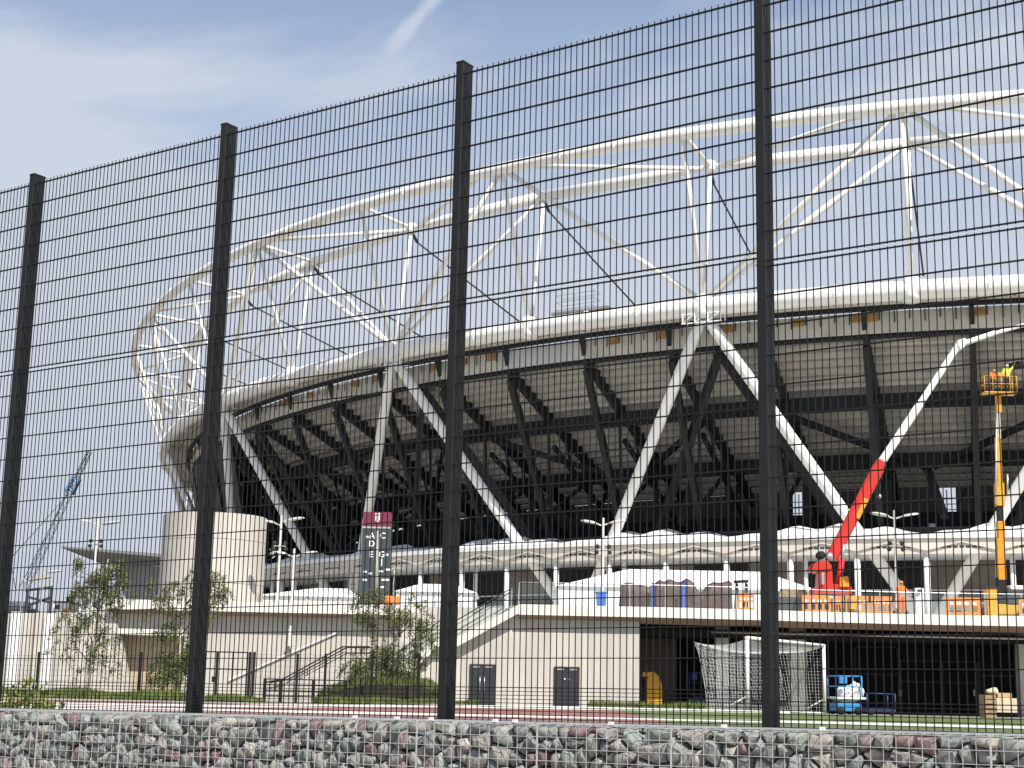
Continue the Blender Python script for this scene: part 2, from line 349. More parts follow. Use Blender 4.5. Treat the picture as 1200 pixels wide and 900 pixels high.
# --- stand: rakers, stepped soffit, girders
RK=[178.0+3.83*j for j in range(4,-22,-1)]
def zl(o): return 27.65+.497*(o+4)
NS=21; RUN=.97
def quadstrip(prof,a,b,sub=3):
    """closed profile [(o,z)] swept from angle a to b"""
    m=MB(); n=len(prof); vs=[]
    for i in range(sub+1):
        A=a+(b-a)*i/sub
        vs+=[S(A,o,z) for o,z in prof]
    fs=[(i*n+j,i*n+(j+1)%n,(i+1)*n+(j+1)%n,(i+1)*n+j) for i in range(sub) for j in range(n)]
    fs+=[tuple(range(n-1,-1,-1)),tuple(sub*n+j for j in range(n))]
    return m.add(vs,fs)
low=[]
for i in range(NS):
    o0=-4.2-RUN*i; low+=[(o0,zl(o0)+.30),(o0-RUN,zl(o0)+.30)]
step_prof=low+[(o,z+.28) for o,z in reversed(low)]
for j in range(len(RK)-1):
    a,b=RK[j],RK[j+1]; g_=.10
    silver=abs(b-158.85)<.2
    quadstrip(step_prof,a-g_*0,b+g_*0+.02).build('terrace_soffit',SOFF,stad)
    quadstrip([(-3.5,27.9),(-3.5,29.60),(-3.75,29.60),(-3.75,27.9)],a,b).build('upper_panel',SILVER if silver else UPPER,stad,label='smooth silver upper panel' if silver else None)
    m=MB()
    if not silver:
        for i in range(1,7):
            A=a+(b-a)*i/7
            m.bar(S(A,-3.38,29.62),S(A,-3.38,28.9-.25*(i%2)),.07,.1)
        m.build('hanger_bracket',BLACK,stad,kind='stuff')
        for i in random.sample(range(7),2 if j%2 else 1):
            A=a+(b-a)*(i+.12)/7; B=a+(b-a)*(i+.88)/7
            quadstrip([(-3.42,28.85),(-3.42,29.45),(-3.48,29.45),(-3.48,28.85)],A,B,1).build('plywood_panel',PLY,stad)
    w=MB()
    for (o,z,hh,ww) in ((-3.9,27.82,.55,.4),(-10.3,23.65,1.3,.45),(-18,19.8,1.25,.45),(-24.2,15.3,1.4,.5)):
        q=quadstrip([(o+ww/2,z-hh/2),(o+ww/2,z-hh/2+.16),(o+.06,z-hh/2+.16),(o+.06,z+hh/2-.16),(o+ww/2,z+hh/2-.16),(o+ww/2,z+hh/2),(o-ww/2,z+hh/2),(o-ww/2,z-hh/2)],a,b,2)
        q.build('girder',BLACK,stad)
        # web stiffeners
        st=MB()
        for i in range(1,12):
            A=a+(b-a)*i/12; st.bar(S(A,o+.12,z-hh/2+.16),S(A,o+.12,z+hh/2-.16),.06,.16)
        st.build('girder_stiffener',DARKG,stad,kind='stuff')
quadstrip([(-2.9,29.66),(-2.9,29.95),(-3.4,29.95),(-3.4,29.66)],RK[0],RK[-1],90).build('gutter_beam',BLACK,stad)
quadstrip([(-.55,29.98),(-.55,30.2),(-3.3,30.3),(-3.3,30.0)],RK[0],RK[-1],90).build('gutter',CONC,stad)
m=MB()
for i in range(int((RK[0]-RK[-1])/.42)):
    A=RK[-1]+i*.42; m.bar(S(A,-1.85,30.32),S(A,-1.85,29.9),.07,.09)
    if i%5<3: m.bar(S(A,-1.85,30.0),S(A+.42,-1.85,30.0),.05)
m.build('gutter_hanger',DARKG,stad,kind='stuff')
for j,A in enumerate(RK):
    tn=(S(A+.3,-10,0)-S(A-.3,-10,0)).normalized()
    prof=[(o,z-.02) for o,z in low]; poly=prof+[(-24.4,zl(-24.4)-.55),(-4.0,zl(-4.0)-.5)]
    MB().prism([S(A,o,z)-tn*.22 for o,z in poly],tn*.44).build('raker_beam',BLACK,stad)
    MB().bar(S(A,-3.2,29.65),S(A,-4.1,27.2),.4,.45).build('raker_head',BLACK,stad)
    # outer leaning column, inner columns
    MB().bar(S(A,-4.0,27.0),S(A,-15.3,5.0),.5,.6).build('column',BLACK,stad)
    MB().bar(S(A,-17.6,20.2),S(A,-17.9,5.0),.45,.5).build('column',BLACK,stad)
    MB().bar(S(A,-10.3,24.0),S(A,-10.9,13.6),.28).build('strut',BLACK,stad)
    MB().bar(S(A,-6.3,22.4),S(A,-10.3,24.0),.25).build('strut',BLACK,stad)
    MB().bar(S(A,-10.0,15.2),S(A,-18,19.8),.3).build('strut',BLACK,stad)
    MB().bar(S(A,-11.2,21.9),S(A,-24.5,14.3),.35,.4).build('lower_chord',BLACK,stad)
    for o_ in (-13.4,-16.0,-20.6): MB().bar(S(A,o_,zl(o_)-.4),S(A,o_-.9,21.9-.571*(-o_+.9-11.2)),.22).build('web_strut',BLACK,stad)
    MB().bar(S(A,-13.6,8.9),S(A,-20.5,18.6),.3,.35).build('strut',BLACK,stad)
    MB().bar(S(A,-11.4,12.6),S(A,-26,13.4),.5,.8).build('floor_beam',BLACK,stad)
    if j<len(RK)-1:
        B=RK[j+1]; M=(A+B)/2
        q=quadstrip([(-11.2,12.0),(-11.2,13.1),(-11.8,13.1),(-11.8,12.0)],A,B,1); q.build('girder',BLACK,stad)
        if j%3==1:   # inclined stair flight underneath
            MB().bar(S(M+.6,-12.5,14.2),S(M-.2,-19,19.2),.7,.25).build('stair_flight',DARKG,stad)
        # back wall, with the two open bays where daylight shows
        hole=[(a0,a1) for a0,a1 in((176.15,177.06),(168.45,169.25)) if B<a0<A]
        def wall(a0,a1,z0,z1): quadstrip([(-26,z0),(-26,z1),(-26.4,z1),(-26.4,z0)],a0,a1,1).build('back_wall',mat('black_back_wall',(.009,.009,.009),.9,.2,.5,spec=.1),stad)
        if hole:
            h0,h1=hole[0]; wall(B,h0,4,18.4); wall(h1,A,4,18.4); wall(h0,h1,4,15.9)
            for zz in (16.4,16.9,17.45): MB().bar(S(h0,-25.9,zz),S(h1,-25.9,zz),.08).build('opening_rail',DARKG,stad)
            MB().bar(S((h0+h1)/2,-25.9,15.9),S((h0+h1)/2,-25.9,18.2),.1).build('opening_rail',DARKG,stad)
        else: wall(B,A,4,18.4)
        if A<137:
            q=quadstrip([(-3.6,27.3),(-8.6,5.0),(-9.0,5.0),(-4.0,27.3)],B+.35,A-.35,1); q.build('dark_infill',BLACK,stad)  # dark sheet added to fill bright gaps at the stand's end
        # lamps and boxes hanging from the steel
        if j%2==0:
            MB().box(S(M,-16,13.9),(.5,.4,.35)).build('lamp_box',WHITE2 if j%4==0 else DARKG,stad)
        MB().bar(S(A,-20,9.0),S(B,-20,9.0),.25,.5).build('girder',DARKG,stad)
quadstrip([(-12,13.1),(-12,13.4),(-26,13.4),(-26,13.1)],RK[0],RK[-1],60).build('concourse_floor',DARKG,stad)
for k in range(K0,K1+1):
    if k%2:
        for sg_ in(-1,1):
            MB().bar(S(node(k)+5.75*sg_,-10.6,23.1),S(node(k)+.2*sg_,-18.6,19.3),.35,.55).build('brace',BLACK,stad)
# small scaffold on top of the ring tube
sc=thing('scaffold','small tubular scaffold platform standing on top of the thick white ring tube','scaffold',S(163.0,-1,31.0))
m=MB(); a0,a1=162.2,163.9
for o in(-.3,-1.6):
    for A in(a0,(a0+a1)/2,a1): m.bar(S(A,o,30.6),S(A,o,33.0),.06)
    for z in(31.6,32.3,32.9): m.bar(S(a0,o,z),S(a1,o,z),.05)
for A in(a0,a1):
    for z in(31.6,32.3,32.9): m.bar(S(A,-.3,z),S(A,-1.6,z),.05)
m.build('frame',STEEL,sc)
quadstrip([(-.2,31.25),(-.2,31.45),(-1.7,31.45),(-1.7,31.25)],a0-.2,a1+.6,1).build('deck_board',CONC,sc)

# ================================================================ CONCOURSE RING (white canopy with columns)
con=thing('concourse_canopy','long curved pale canopy with wavy white roof running round the stadium foot','canopy',S(165,-5,4))
cols=[176.1+2.5*i for i in range(-17,5)]
for i,A in enumerate(cols):
    B=A+2.5; M=A+1.25
    # fascia, recessed ribs, slots
    quadstrip([(-4.5,10.55),(-4.5,11.72),(-4.8,11.72),(-4.8,10.55)],A,B,2).build('fascia_panel',CANOPY,con)
    quadstrip([(-4.3,11.74),(-4.3,12.12),(-5.0,12.12),(-5.0,11.74)],A,B,2).build('roof_edge',WHITE2,con)
    for a,b in((A,M),(B,M)):
        MB().bar(S(a,-4.40,10.85),S(b,-4.40,11.48),.10,.12).build('rib',CANOPY,con)
    m=MB()
    for q in range(-3,4):
        c=M+q*.22; m.add([S(c-.08,-4.485,11.0),S(c+.08,-4.485,11.0),S(c+.08,-4.485,11.16),S(c-.08,-4.485,11.16)],[(0,1,2,3)])
    m.build('vent_slot',DARKG,con,kind='stuff')
    # undulating roof
    m=MB(); vs=[]; nn=8
    for u in range(nn+1):
        a=A+2.5*u/nn
        hmp=abs(math.sin(math.pi*(a-176.1)/7.5))**.8*(.55+.45*math.sin(a*1.7)**2)
        vs+=[S(a,-4.6,12.13),S(a,-6.2,12.25+.75*hmp),S(a,-8.5,12.45+1.0*hmp),S(a,-11.4,12.3+.3*hmp),S(a,-11.4,10.6),S(a,-4.9,10.6)]
    m.add(vs,[(u*6+q,u*6+(q+1)%6,(u+1)*6+(q+1)%6,(u+1)*6+q) for u in range(nn) for q in range(6)],False)
    m.build('roof_panel',MEMB,con)
    MB().tube([S(A,-4.9,4.0),S(A,-4.9,10.6)],.24,10).build('column',WHITE2,con)
    if i%3==0: MB().tube([S(A+.5,-5.6,4.0),S(A+.5,-5.6,10.6)],.2,10).build('column',WHITE2,con)
    # back wall
    dark=(i*7)%5<3
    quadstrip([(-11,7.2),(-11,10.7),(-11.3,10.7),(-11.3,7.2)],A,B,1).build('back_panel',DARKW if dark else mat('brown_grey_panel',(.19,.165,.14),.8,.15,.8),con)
    MB().bar(S(A,-10.9,8.2),S(B,-10.9,8.2),.12).build('rail',STEEL,con)
    quadstrip([(-9.5,4),(-9.5,7.2),(-11.3,7.2),(-11.3,4)],A,B,1).build('kiosk_wall',WHITE2,con)
    for q in (.18,.62):
        a=A+2.5*q; b=a+.75
        quadstrip([(-9.42,5.3),(-9.42,6.5),(-9.48,6.5),(-9.48,5.3)],a,b,1).build('window',GLAZ,con)
        quadstrip([(-9.38,6.5),(-9.38,6.62),(-9.48,6.62),(-9.48,6.5)],a-.05,b+.05,1).build('window_head',WHITE2,con)
# ================================================================ PODIUM BUILDING
pod=thing('podium_building','cream rendered building under the raised plaza with two charcoal double doors and a dark recess','building',(8,78,.55))
PZ=at(650,709,76.5).z
def pxX(px,Y,py=760): return at(px,py,Y).x
xa=pxX(608,76.5,712); xb=38.
front=[]
for i in range(15):
    t=i/14; x=xa+(xb-xa)*t; q=(t-.18)/.74; front.append((x,76.5+(1.5*math.sin(math.pi*q)**2 if 0<q<1 else 0)))
xl0,xl1=pxX(128,80,712),pxX(500,80,712)
deckpoly=[(xl0,80),(xl1,80),(xa-.1,79.6)]+front+[(70,76.5),(70,150),(xl0-2,150)]
MB().prism([(x,y,PZ-.50) for x,y in deckpoly],(0,0,.46)).build('deck',CONC,pod)
def edge(pts,name,m,prof,par):
    """profile [(outward offset towards camera, z)] swept along plan points"""
    q=MB(); n=len(prof); vs=[]
    for x,y in pts: vs+=[(x,y-o,z) for o,z in prof]
    fs=[(i*n+j,i*n+(j+1)%n,(i+1)*n+(j+1)%n,(i+1)*n+j) for i in range(len(pts)-1) for j in range(n)]
    fs+=[tuple(range(n)),tuple((len(pts)-1)*n+j for j in range(n))]
    return q.add(vs,fs).build(name,m,par)
fprof=[(.15,PZ),(.15,PZ-.52),(-.05,PZ-.52),(-.05,PZ)]
bprof=[(.08,PZ-.525),(-.75,PZ-.80),(-1.2,PZ-.80),(-1.2,PZ-.525)]
edge(front,'fascia',CREAM2,fprof,pod); edge(front,'soffit_board',BROWN,bprof,pod)
lfront=[(xl0,80),(xl1,80)]
edge(lfront,'fascia',CREAM2,fprof,pod); edge(lfront,'soffit_board',BROWN,[(.08,PZ-.525),(-.5,PZ-.7),(-.9,PZ-.7),(-.9,PZ-.525)],pod)
# walls
WY=76.98
wx0,wx1=pxX(470,WY),pxX(750,WY)
MB().bb(wx0,wx1,WY,WY+.4,0.3,PZ-.52).build('wall',CREAM,pod,label='cream wall with the two double doors')
MB().bb(wx1-.4,wx1,WY+.4,88,0.3,PZ-.52).build('wall',CREAM,pod)
# recess
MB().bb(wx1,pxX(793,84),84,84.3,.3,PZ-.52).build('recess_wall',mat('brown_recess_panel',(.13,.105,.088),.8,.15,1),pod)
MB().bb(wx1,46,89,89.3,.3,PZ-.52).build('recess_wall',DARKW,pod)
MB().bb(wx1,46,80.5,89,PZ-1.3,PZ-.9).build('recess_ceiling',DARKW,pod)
for p0,p1 in((839,854),(925,945),(1194,1214)):
    MB().bb(pxX(p0,81),pxX(p1,81),81,81.7,.3,PZ-.51).build('pillar',CONC,pod,bevel=.03)
for p0,p1,y0 in((1053,1102,775),(1102,1145,775),(1000,1053,760),(1145,1190,757)):
    X0,X1=pxX(p0,88.8),pxX(p1,88.8); zt=at(1100,y0,88.8).z; m=MB()
    for x in(X0+.07,X1-.07): m.bar((x,88.8,.55),(x,88.8,zt),.14,.1)
    for z in (zt,(zt+.55)/2+.3): m.bar((X0+.14,88.8,z),(X1-.14,88.8,z),.14,.1)
    fr=m.build('door_frame',DARKG,pod)
    MB().bb(X0+.15,X1-.15,88.9,88.94,.56,zt-.08).build('pane',mat('dark_door_pane',(.016,.016,.017),.6,.2,1,spec=.15),fr)
for px in (1055,1142):
    c=at(px,812,88.7); MB().box(c,(.16,.06,.36)).build('light_plate',WHITE2,pod,bevel=.02)  # white plates stand in for small lights, brightness only in the colour
for px,w in((765,2.0),):
    a=at(752,738,83.9); MB().bar(a,a+Vector((1.5,0,0)),.08).build('conduit',STEEL,pod)
MB().tube([(x,80.2,PZ-1.05) for x in(wx1+4,46)],.06,6).build('pipe',STEEL,pod)
# doors
for px0,px1,yt,hand in((550,580,778,'bar'),(649,679,781,'knob')):
    Y=WY-.02; x0,x1=pxX(px0,Y,800),pxX(px1,Y,800); zt=at(px0,yt,Y).z; zb=zg(Y)
    fr=MB(); fr.bb(x0,x0+.06,Y-.06,Y,zb,zt); fr.bb(x1-.06,x1,Y-.06,Y,zb,zt); fr.bb(x0+.06,x1-.06,Y-.06,Y,zt-.07,zt)
    d=fr.build('door',mat('door_frame_paint',(.045,.03,.026),.6,.1,3),pod,label='charcoal double door with long steel pull bars' if hand=='bar' else 'charcoal double door with small round knobs')
    mid=(x0+x1)/2
    for a,b in((x0+.065,mid-.008),(mid+.008,x1-.065)):
        MB().bb(a,b,Y-.045,Y-.005,zb+.02,zt-.075).build('leaf',DOOR,d)
    for a,b in((x0+.15,x0+.5),(x1-.5,x1-.15)): MB().bb(a,b,Y-.055,Y-.046,zt-.17,zt-.1).build('door_closer',STEEL,d)
    for s in(-1,1):
        if hand=='bar': MB().tube([(mid+s*.11,Y-.1,zb+.75),(mid+s*.11,Y-.1,zb+1.5)],.022,6).build('handle',STEEL,d)
        else: MB().lathe((mid+s*.1,Y-.046,zb+1.45),(0,-1,0),[(0,0),(.06,0),(.06,.03),(0,.04)],10).build('handle',STEEL,d)
# --- left half of the podium front
LY=80.7
MB().bb(pxX(214,LY),pxX(505,LY),LY,LY+.4,.3,PZ-.52).build('wall',CREAM,pod,label='long cream wall left of the stairs')
MB().bb(pxX(505,LY)-.4,pxX(505,LY),77.6,LY,.3,PZ-.52).build('wall',CREAM,pod)
z742=at(170,742,LY).z; z737=at(170,737,LY).z
MB().bb(pxX(136,LY),pxX(214,LY)-.003,LY,LY+.4,z737,PZ-.52).build('wall',CREAM,pod)
MB().bb(pxX(138,LY),pxX(214,LY)-.003,LY-.12,LY+.5,z742-.1,z737-.003).build('lintel',CREAM2,pod)
MB().bb(pxX(130,82),pxX(226,82),82,82.3,.3,PZ-.52).build('underpass_wall',mat('underpass_render',(.56,.45,.33),.85,.1,.6),pod)
x0=pxX(140,LY); MB().prism([(x0-1.2,LY+.02,.3),(x0-1.2,LY+.02,z742-.11),(x0,LY+.02,z742-.11),(pxX(161,LY),LY+.02,.3)],(0,.35,0)).build('wall',CREAM,pod,label='wall slanted to shape the sunlit diagonal at the underpass')  # slanting edge gives the line between sun and shade as wall shape
# far left stair wall
sw=thing('stair_wall','pale ribbed wall stepping down at the far left behind the birch','wall',(pxX(60,82),82,.55))
for i in range(13):
    xx=pxX(-30+i*13.2,82); x2=pxX(-30+(i+1)*13.2,82)-.03
    yt=719-max(0,i-6)*2.0-(1.2 if i%2 else 0)
    MB().bb(xx,x2,82+.12*(i%3),82.9,.3,at(60,yt,82).z).build('panel',CREAM if i%3 else WHITE2,sw,bevel=.02)
MB().prism([at(a,b,80.4) for a,b in((97,719),(138,714),(138,820),(52,820))],(0,1.65,0)).build('buttress',CREAM,sw)
# --- stairs at the corner of the plaza
st=thing('plaza_stairs','outside stair with cream parapet climbing right to the plaza edge','stairs',(pxX(540,77),77,.55))
def pz(px,py,Y): return at(px,py,Y)
out=[(608,708.5),(536,747),(516,747.5),(446,800),(446,812),(470,800),(513,757.5),(537,757),(608,718.5)]
MB().prism([pz(a,b,76.4) for a,b in out],(0,.3,0)).build('parapet',CREAM2,st)
for (ax,ay),(bx,by),n in(((608,711),(536,750),9),((516,750),(454,798),12)):
    for i in range(n):
        t=(i+.5)/n; p=pz(ax+(bx-ax)*t,ay+(by-ay)*t,76.9); w=abs(pz(bx,by,76.9).x-pz(ax,ay,76.9).x)/n
        MB().box((p.x,78.1,p.z-.2),(w-.004,2.1,.34)).build('stair_step',CONC,st)
l=pz(536,750.5,76.9); l2=pz(516,750.5,76.9); MB().bb(l2.x,l.x,77.05,79.1,l.z-.35,l.z-.02).build('landing',CONC,st)
hr=[(608,690),(600,689),(535,727),(516,727),(448,778)]
for Y in(76.5,79.1):
    P=[pz(a,b,76.5) for a,b in hr]; P=[Vector((p.x,Y,p.z)) for p in P]
    MB().tube(P,.035,6).build('handrail',DARKG,st)
    MB().tube([p-Vector((0,0,.22)) for p in P],.02,6).build('handrail',DARKG,st)
    m=MB()
    for i in range(len(P)-1):
        nseg=max(1,int((P[i+1]-P[i]).length/1.1))
        for q in range(nseg): 
            p=P[i].lerp(P[i+1],q/nseg); m.bar(p,p-Vector((0,0,.8)),.04)
    m.build('baluster',STEEL,st)
    q=MB()
    for i in range(len(P)-1):
        if (P[i]-P[i+1]).length>.4: q.add([P[i]-Vector((0,0,.1)),P[i+1]-Vector((0,0,.1)),P[i+1]-Vector((0,0,.8)),P[i]-Vector((0,0,.8))],[(0,1,2,3)])
    q.build('glass_pane',GLASS,st)
# lower stair in front of the left wall
s2=thing('lower_stairs','short outside stair with dark handrails rising right against the cream wall','stairs',(pxX(370,78),78,.55))
for i in range(10):
    a,b=pz(306+i*10,815-i*4.6,78.2),pz(316+i*10,815-i*4.6,78.2)
    MB().bb(a.x,b.x-.004,77.6,79.8,.3,a.z).build('stair_step',CREAM,s2)
a,b=pz(406,768,78.2),pz(452,768,78.2); MB().bb(a.x,b.x,77.6,80.4,.3,a.z).build('landing',CREAM,s2)
for Y in(77.7,79.7):
    P=[pz(x,y,78) for x,y in((310,800),(332,796),(402,758),(434,758))]; P=[Vector((p.x,Y,p.z)) for p in P]
    MB().tube(P,.04,6).build('handrail',BLACK,s2); MB().tube([p-Vector((0,0,.3)) for p in P],.022,6).build('handrail',BLACK,s2)
    m=MB()
    for i in range(3):
        for q in range(3):
            p=P[i].lerp(P[i+1],q/3); m.bar(p,p-Vector((0,0,.95)),.04)
    m.build('baluster',BLACK,s2)
P=[pz(x,y,80.6) for x,y in((268,797),(395,741))]
MB().bar(P[0],P[1],.06,.09).build('wall_handrail',WHITE2,s2)
# --- glass balustrade along the plaza edge
gb=thing('glass_balustrade','frameless glass balustrade with slim steel rail along the plaza edge','balustrade',(12,76.6,PZ))
def along(px): 
    # point on the curved front edge seen at px
    for i in range(len(front)-1):
        pass
    best=None
    for i in range(len(front)-1):
        for q in range(12):
            x=front[i][0]+(front[i+1][0]-front[i][0])*q/12; y=front[i][1]+(front[i+1][1]-front[i][1])*q/12
            e=abs(pxX(px,y,705)-x)
            if best is None or e<best[0]: best=(e,x,y)
    return Vector((best[1],best[2],PZ))
GP=[along(610+i*42) for i in range(17)]
m=MB()
for p in GP: MB().bar(p,p+Vector((0,0,1.08)),.05).build('post',STEEL,gb)
for i in range(len(GP)-1):
    a,b=GP[i],GP[i+1]; d=(b-a)*.03
    MB().add([a+d+Vector((0,0,.06)),b-d+Vector((0,0,.06)),b-d+Vector((0,0,1.02)),a+d+Vector((0,0,1.02))],[(0,1,2,3)]).build('glass_pane',GLASS,gb)
MB().tube([p+Vector((0,0,1.1)) for p in GP],.03,6).build('handrail',STEEL,gb)
# --- drum
dr=thing('round_drum_tower','round cream drum tower standing on the plaza left of the sign','tower',(pxX(250,92,650),92,PZ))
rad=(pxX(310,92,650)-pxX(190,92,650))/2; zt=at(250,606,92).z; c=Vector((pxX(250,92,650),92,0))
zs=[PZ-.02,at(250,686,92).z,at(250,636,92).z,zt]
for i in range(3):
    n=28
    MB().lathe((c.x,c.y,zs[i]+.015),(0,0,1),[(rad-.3,0),(rad,0),(rad,zs[i+1]-zs[i]-.03),(rad-.3,zs[i+1]-zs[i]-.03)],72,False).build('cladding_ring',CREAM,dr)
MB().lathe((c.x,c.y,zs[0]),(0,0,1),[(rad-.04,0),(rad-.04,zt-zs[0]-.05),(0,zt-zs[0]-.05)],40).build('core',CONC,dr)
# --- grey pavilion with pointed roof, left
pv=thing('grey_pavilion','grey pavilion with a long pointed cantilever roof left of the drum tower','pavilion',(pxX(150,108,660),108,PZ))
Y=108; tip=at(72,640,Y); r0=at(192,649,Y)
MB().prism([at(120,657,Y)+Vector((0,2.5,0)),at(195,662,Y)+Vector((0,2.5,0)),Vector((pxX(195,Y,690),Y+2.5,PZ)),Vector((pxX(150,Y,690),Y+2.5,PZ))],(0,4,0)).build('wall',TEAL,pv)
m=MB(); b_=at(112,659,Y); t2=r0+Vector((0,6,.4)); tp2=tip+Vector((1,5,.2))
m.add([tip,r0,t2,tp2,b_+Vector((0,2.4,0)),at(195,661,Y)+Vector((0,2.4,0)),tip+Vector((0,0,-.12)),r0+Vector((0,0,-.25))],[(0,1,2,3),(0,1,7,6),(6,7,5,4),(3,2,5,4),(0,6,4,3),(1,2,5,7)])
m.build('roof',mat('pavilion_roof',(.20,.20,.20),.6,.1,.5),pv)
for px in(112,120): p=at(px,690,Y); MB().tube([Vector((p.x,Y+1.5,PZ)),Vector((p.x,Y+1.5,at(px,657,Y).z))],.12,8).build('column',WHITE2,pv)

# ================================================================ SECURITY FENCE AND GABION WALL
fe=thing('security_fence','tall black twin wire mesh sports fence with square posts on the stone gabion wall','fence',fp(0,0,.9))
ZT,ZG,ZL=4.67399+EYE,2.85185+EYE,.18168+EYE
SP=2.53
def fz(s): return FSL*s
ux=(FD,FN,Vector((0,0,1)))
for i in range(-4,4):
    s=SP*i; z0=.95; z1=ZT+.10+fz(s)
    MB().box(fp(s+.034,.068,(z0+z1)/2),(.068,.136,z1-z0),ux).build('post',ANTH,fe,bevel=.004)
    # cap
    MB().box(fp(s+.034,.068,z1+.006),(.072,.140,.014),ux).build('post_cap',ANTH,fe)
for i in range(-4,3):
    s0,s1=SP*i+.072,SP*(i+1)-.002; off=-.066 if i>=1 else 0.
    v1=MB(); v2=MB(); n=int(round((s1-s0)/.05)); 
    for k in range(n):
        s=s0+.022+k*(s1-s0-.044)/(n-1); zz=fz(s)+off
        v1.box(fp(s,.012,(ZG-.012+ZT+.03)/2+zz),(.0056,.0056,ZT+.03-ZG+.012),ux)
        zb=1.30+.01*s
        v2.box(fp(s,.012,(zb+ZG-.028+zz)/2),(.0056,.0056,ZG-.028+zz-zb),ux)
    v1.build('wire_mesh',WIRE,fe,kind='stuff',fix=False); v2.build('wire_mesh',WIRE,fe,kind='stuff',fix=False)
    zs=[ZT-(ZT-ZG)*k/9 for k in range(10)]+[ZG-.04-(ZG-.04-ZL)*k/13 for k in range(15)]+[ZL-.2023-.0265*k for k in range(1,13)]
    for q,z in enumerate(zs):
        r=.0062 if q<25 else .0046
        m=MB()
        for nn in (.004,.020):
            a,b=fp(s0-.004,nn,z+fz(s0)+off),fp(s1+.004,nn,z+fz(s1)+off); m.bar(a,b,r,r,(0,0,1))
        m.build('horizontal_wire',WIRE,fe,fix=False)

ga=thing('gabion_wall','low gabion wall of grey green and purple stones in a wire cage','wall',fp(0,-.35,0))
GN=-.36
def gt(s): return EYE-.262+.0095*s
# irregular cells on the front face
rnd=random.Random(11)
S0,S1,HB=-9.2,5.6,.62
ptsv=[]
cell=.108
ncol=int((S1-S0)/cell); nrow=int(HB/.082)+1
for r in range(nrow):
    for c in range(ncol):
        ptsv.append([S0+(c+.5*(r%2)+rnd.uniform(-.42,.42))*cell, -(r+.5+rnd.uniform(-.40,.40))*.082])
rnd.shuffle(ptsv); ptsv=ptsv[:int(len(ptsv)*.70)]
def clip(poly,nx,ny,d):
    out=[]
    for i in range(len(poly)):
        a,b=poly[i],poly[(i+1)%len(poly)]; da=a[0]*nx+a[1]*ny-d; db=b[0]*nx+b[1]*ny-d
        if da<=0: out.append(a)
        if da*db<0: t=da/(da-db); out.append((a[0]+(b[0]-a[0])*t,a[1]+(b[1]-a[1])*t))
    return out
grid={}
for i,p in enumerate(ptsv): grid.setdefault((int(p[0]//.15),int(p[1]//.15)),[]).append(i)
stones=[]
for i,p in enumerate(ptsv):
    bw,bh=rnd.uniform(.10,.15),rnd.uniform(.08,.12); poly=[(p[0]-bw,max(p[1]-bh,-HB-.05)),(p[0]+bw,max(p[1]-bh,-HB-.05)),(p[0]+bw,min(p[1]+bh,0)),(p[0]-bw,min(p[1]+bh,0))]
    gx,gy=int(p[0]//.15),int(p[1]//.15)
    for ax in range(gx-2,gx+3):
        for ay in range(gy-2,gy+3):
            for j in grid.get((ax,ay),()):
                if j==i: continue
                q=ptsv[j]; nx,ny=q[0]-p[0],q[1]-p[1]; l=math.hypot(nx,ny)
                if l>.34: continue
                nx/=l; ny/=l; poly=clip(poly,nx,ny,nx*(p[0]+q[0])/2+ny*(p[1]+q[1])/2)
                if len(poly)<3: break
            if len(poly)<3: break
        if len(poly)<3: break
    if len(poly)<3: continue
    # merge near-duplicate vertices
    pp=[]
    for v in poly:
        if not pp or math.hypot(v[0]-pp[-1][0],v[1]-pp[-1][1])>.012: pp.append(v)
    if len(pp)>3 and math.hypot(pp[0][0]-pp[-1][0],pp[0][1]-pp[-1][1])<.012: pp.pop()
    if len(pp)<4: continue
    cx=sum(v[0] for v in pp)/len(pp); cy=sum(v[1] for v in pp)/len(pp)
    stones.append((cx,cy,pp))
def stone_geo(cx,cy,pp):
    """one broken stone: rim set back, faceted face tilted at random"""
    m=MB(); n=len(pp); base=rnd.uniform(.0,.05); tx,ty=rnd.uniform(-.3,.3),rnd.uniform(-.4,.2); sh=rnd.uniform(.88,.98)
    def P(u,v,dep):
        s=cx+(u-cx)*sh; z=cy+(v-cy)*sh
        return fp(s,GN+.012+dep,gt(s)+z-.006)
    ring0=[P(cx+(u-cx)*.9,cy+(v-cy)*.9,.20) for u,v in pp]
    ring1=[P(u,v,base+.055+rnd.uniform(-.012,.012)) for u,v in pp]
    k=rnd.uniform(.50,.74)
    ring2=[]
    for u,v in pp:
        kk=k*rnd.uniform(.85,1.15); uu,vv=cx+(u-cx)*kk,cy+(v-cy)*kk
        dep=base+.012+tx*(uu-cx)+ty*(vv-cy)+rnd.uniform(-.006,.008)
        ring2.append(P(uu,vv,max(0.0,dep)))
    vs=ring0+ring1+ring2+[P(cx+rnd.uniform(-.012,.012),cy+rnd.uniform(-.01,.01),max(0,base+rnd.uniform(-.004,.012)))]
    fs=[(i,(i+1)%n,n+(i+1)%n,n+i) for i in range(n)]+[(n+i,n+(i+1)%n,2*n+(i+1)%n,2*n+i) for i in range(n)]+[(2*n+i,2*n+(i+1)%n,3*n) for i in range(n)]
    m.add(vs,fs); m.sm[n:]=[rnd.random()<.5]*(len(m.sm)-n); return m
camp=Vector((0,0,EYE))
def vis(st_):
    p=fp(st_[0],GN,gt(st_[0])+st_[1])-camp; d=p.dot(FWD); px=600+F*p.dot(CR)/d; py=450-F*p.dot(CU)/d
    return (-15<px<1215) and py<912
stones.sort(key=lambda q:(not vis(q),(fp(q[0],GN,gt(q[0])+q[1])-camp).length/ (1+0*q[0])))
rest=MB()
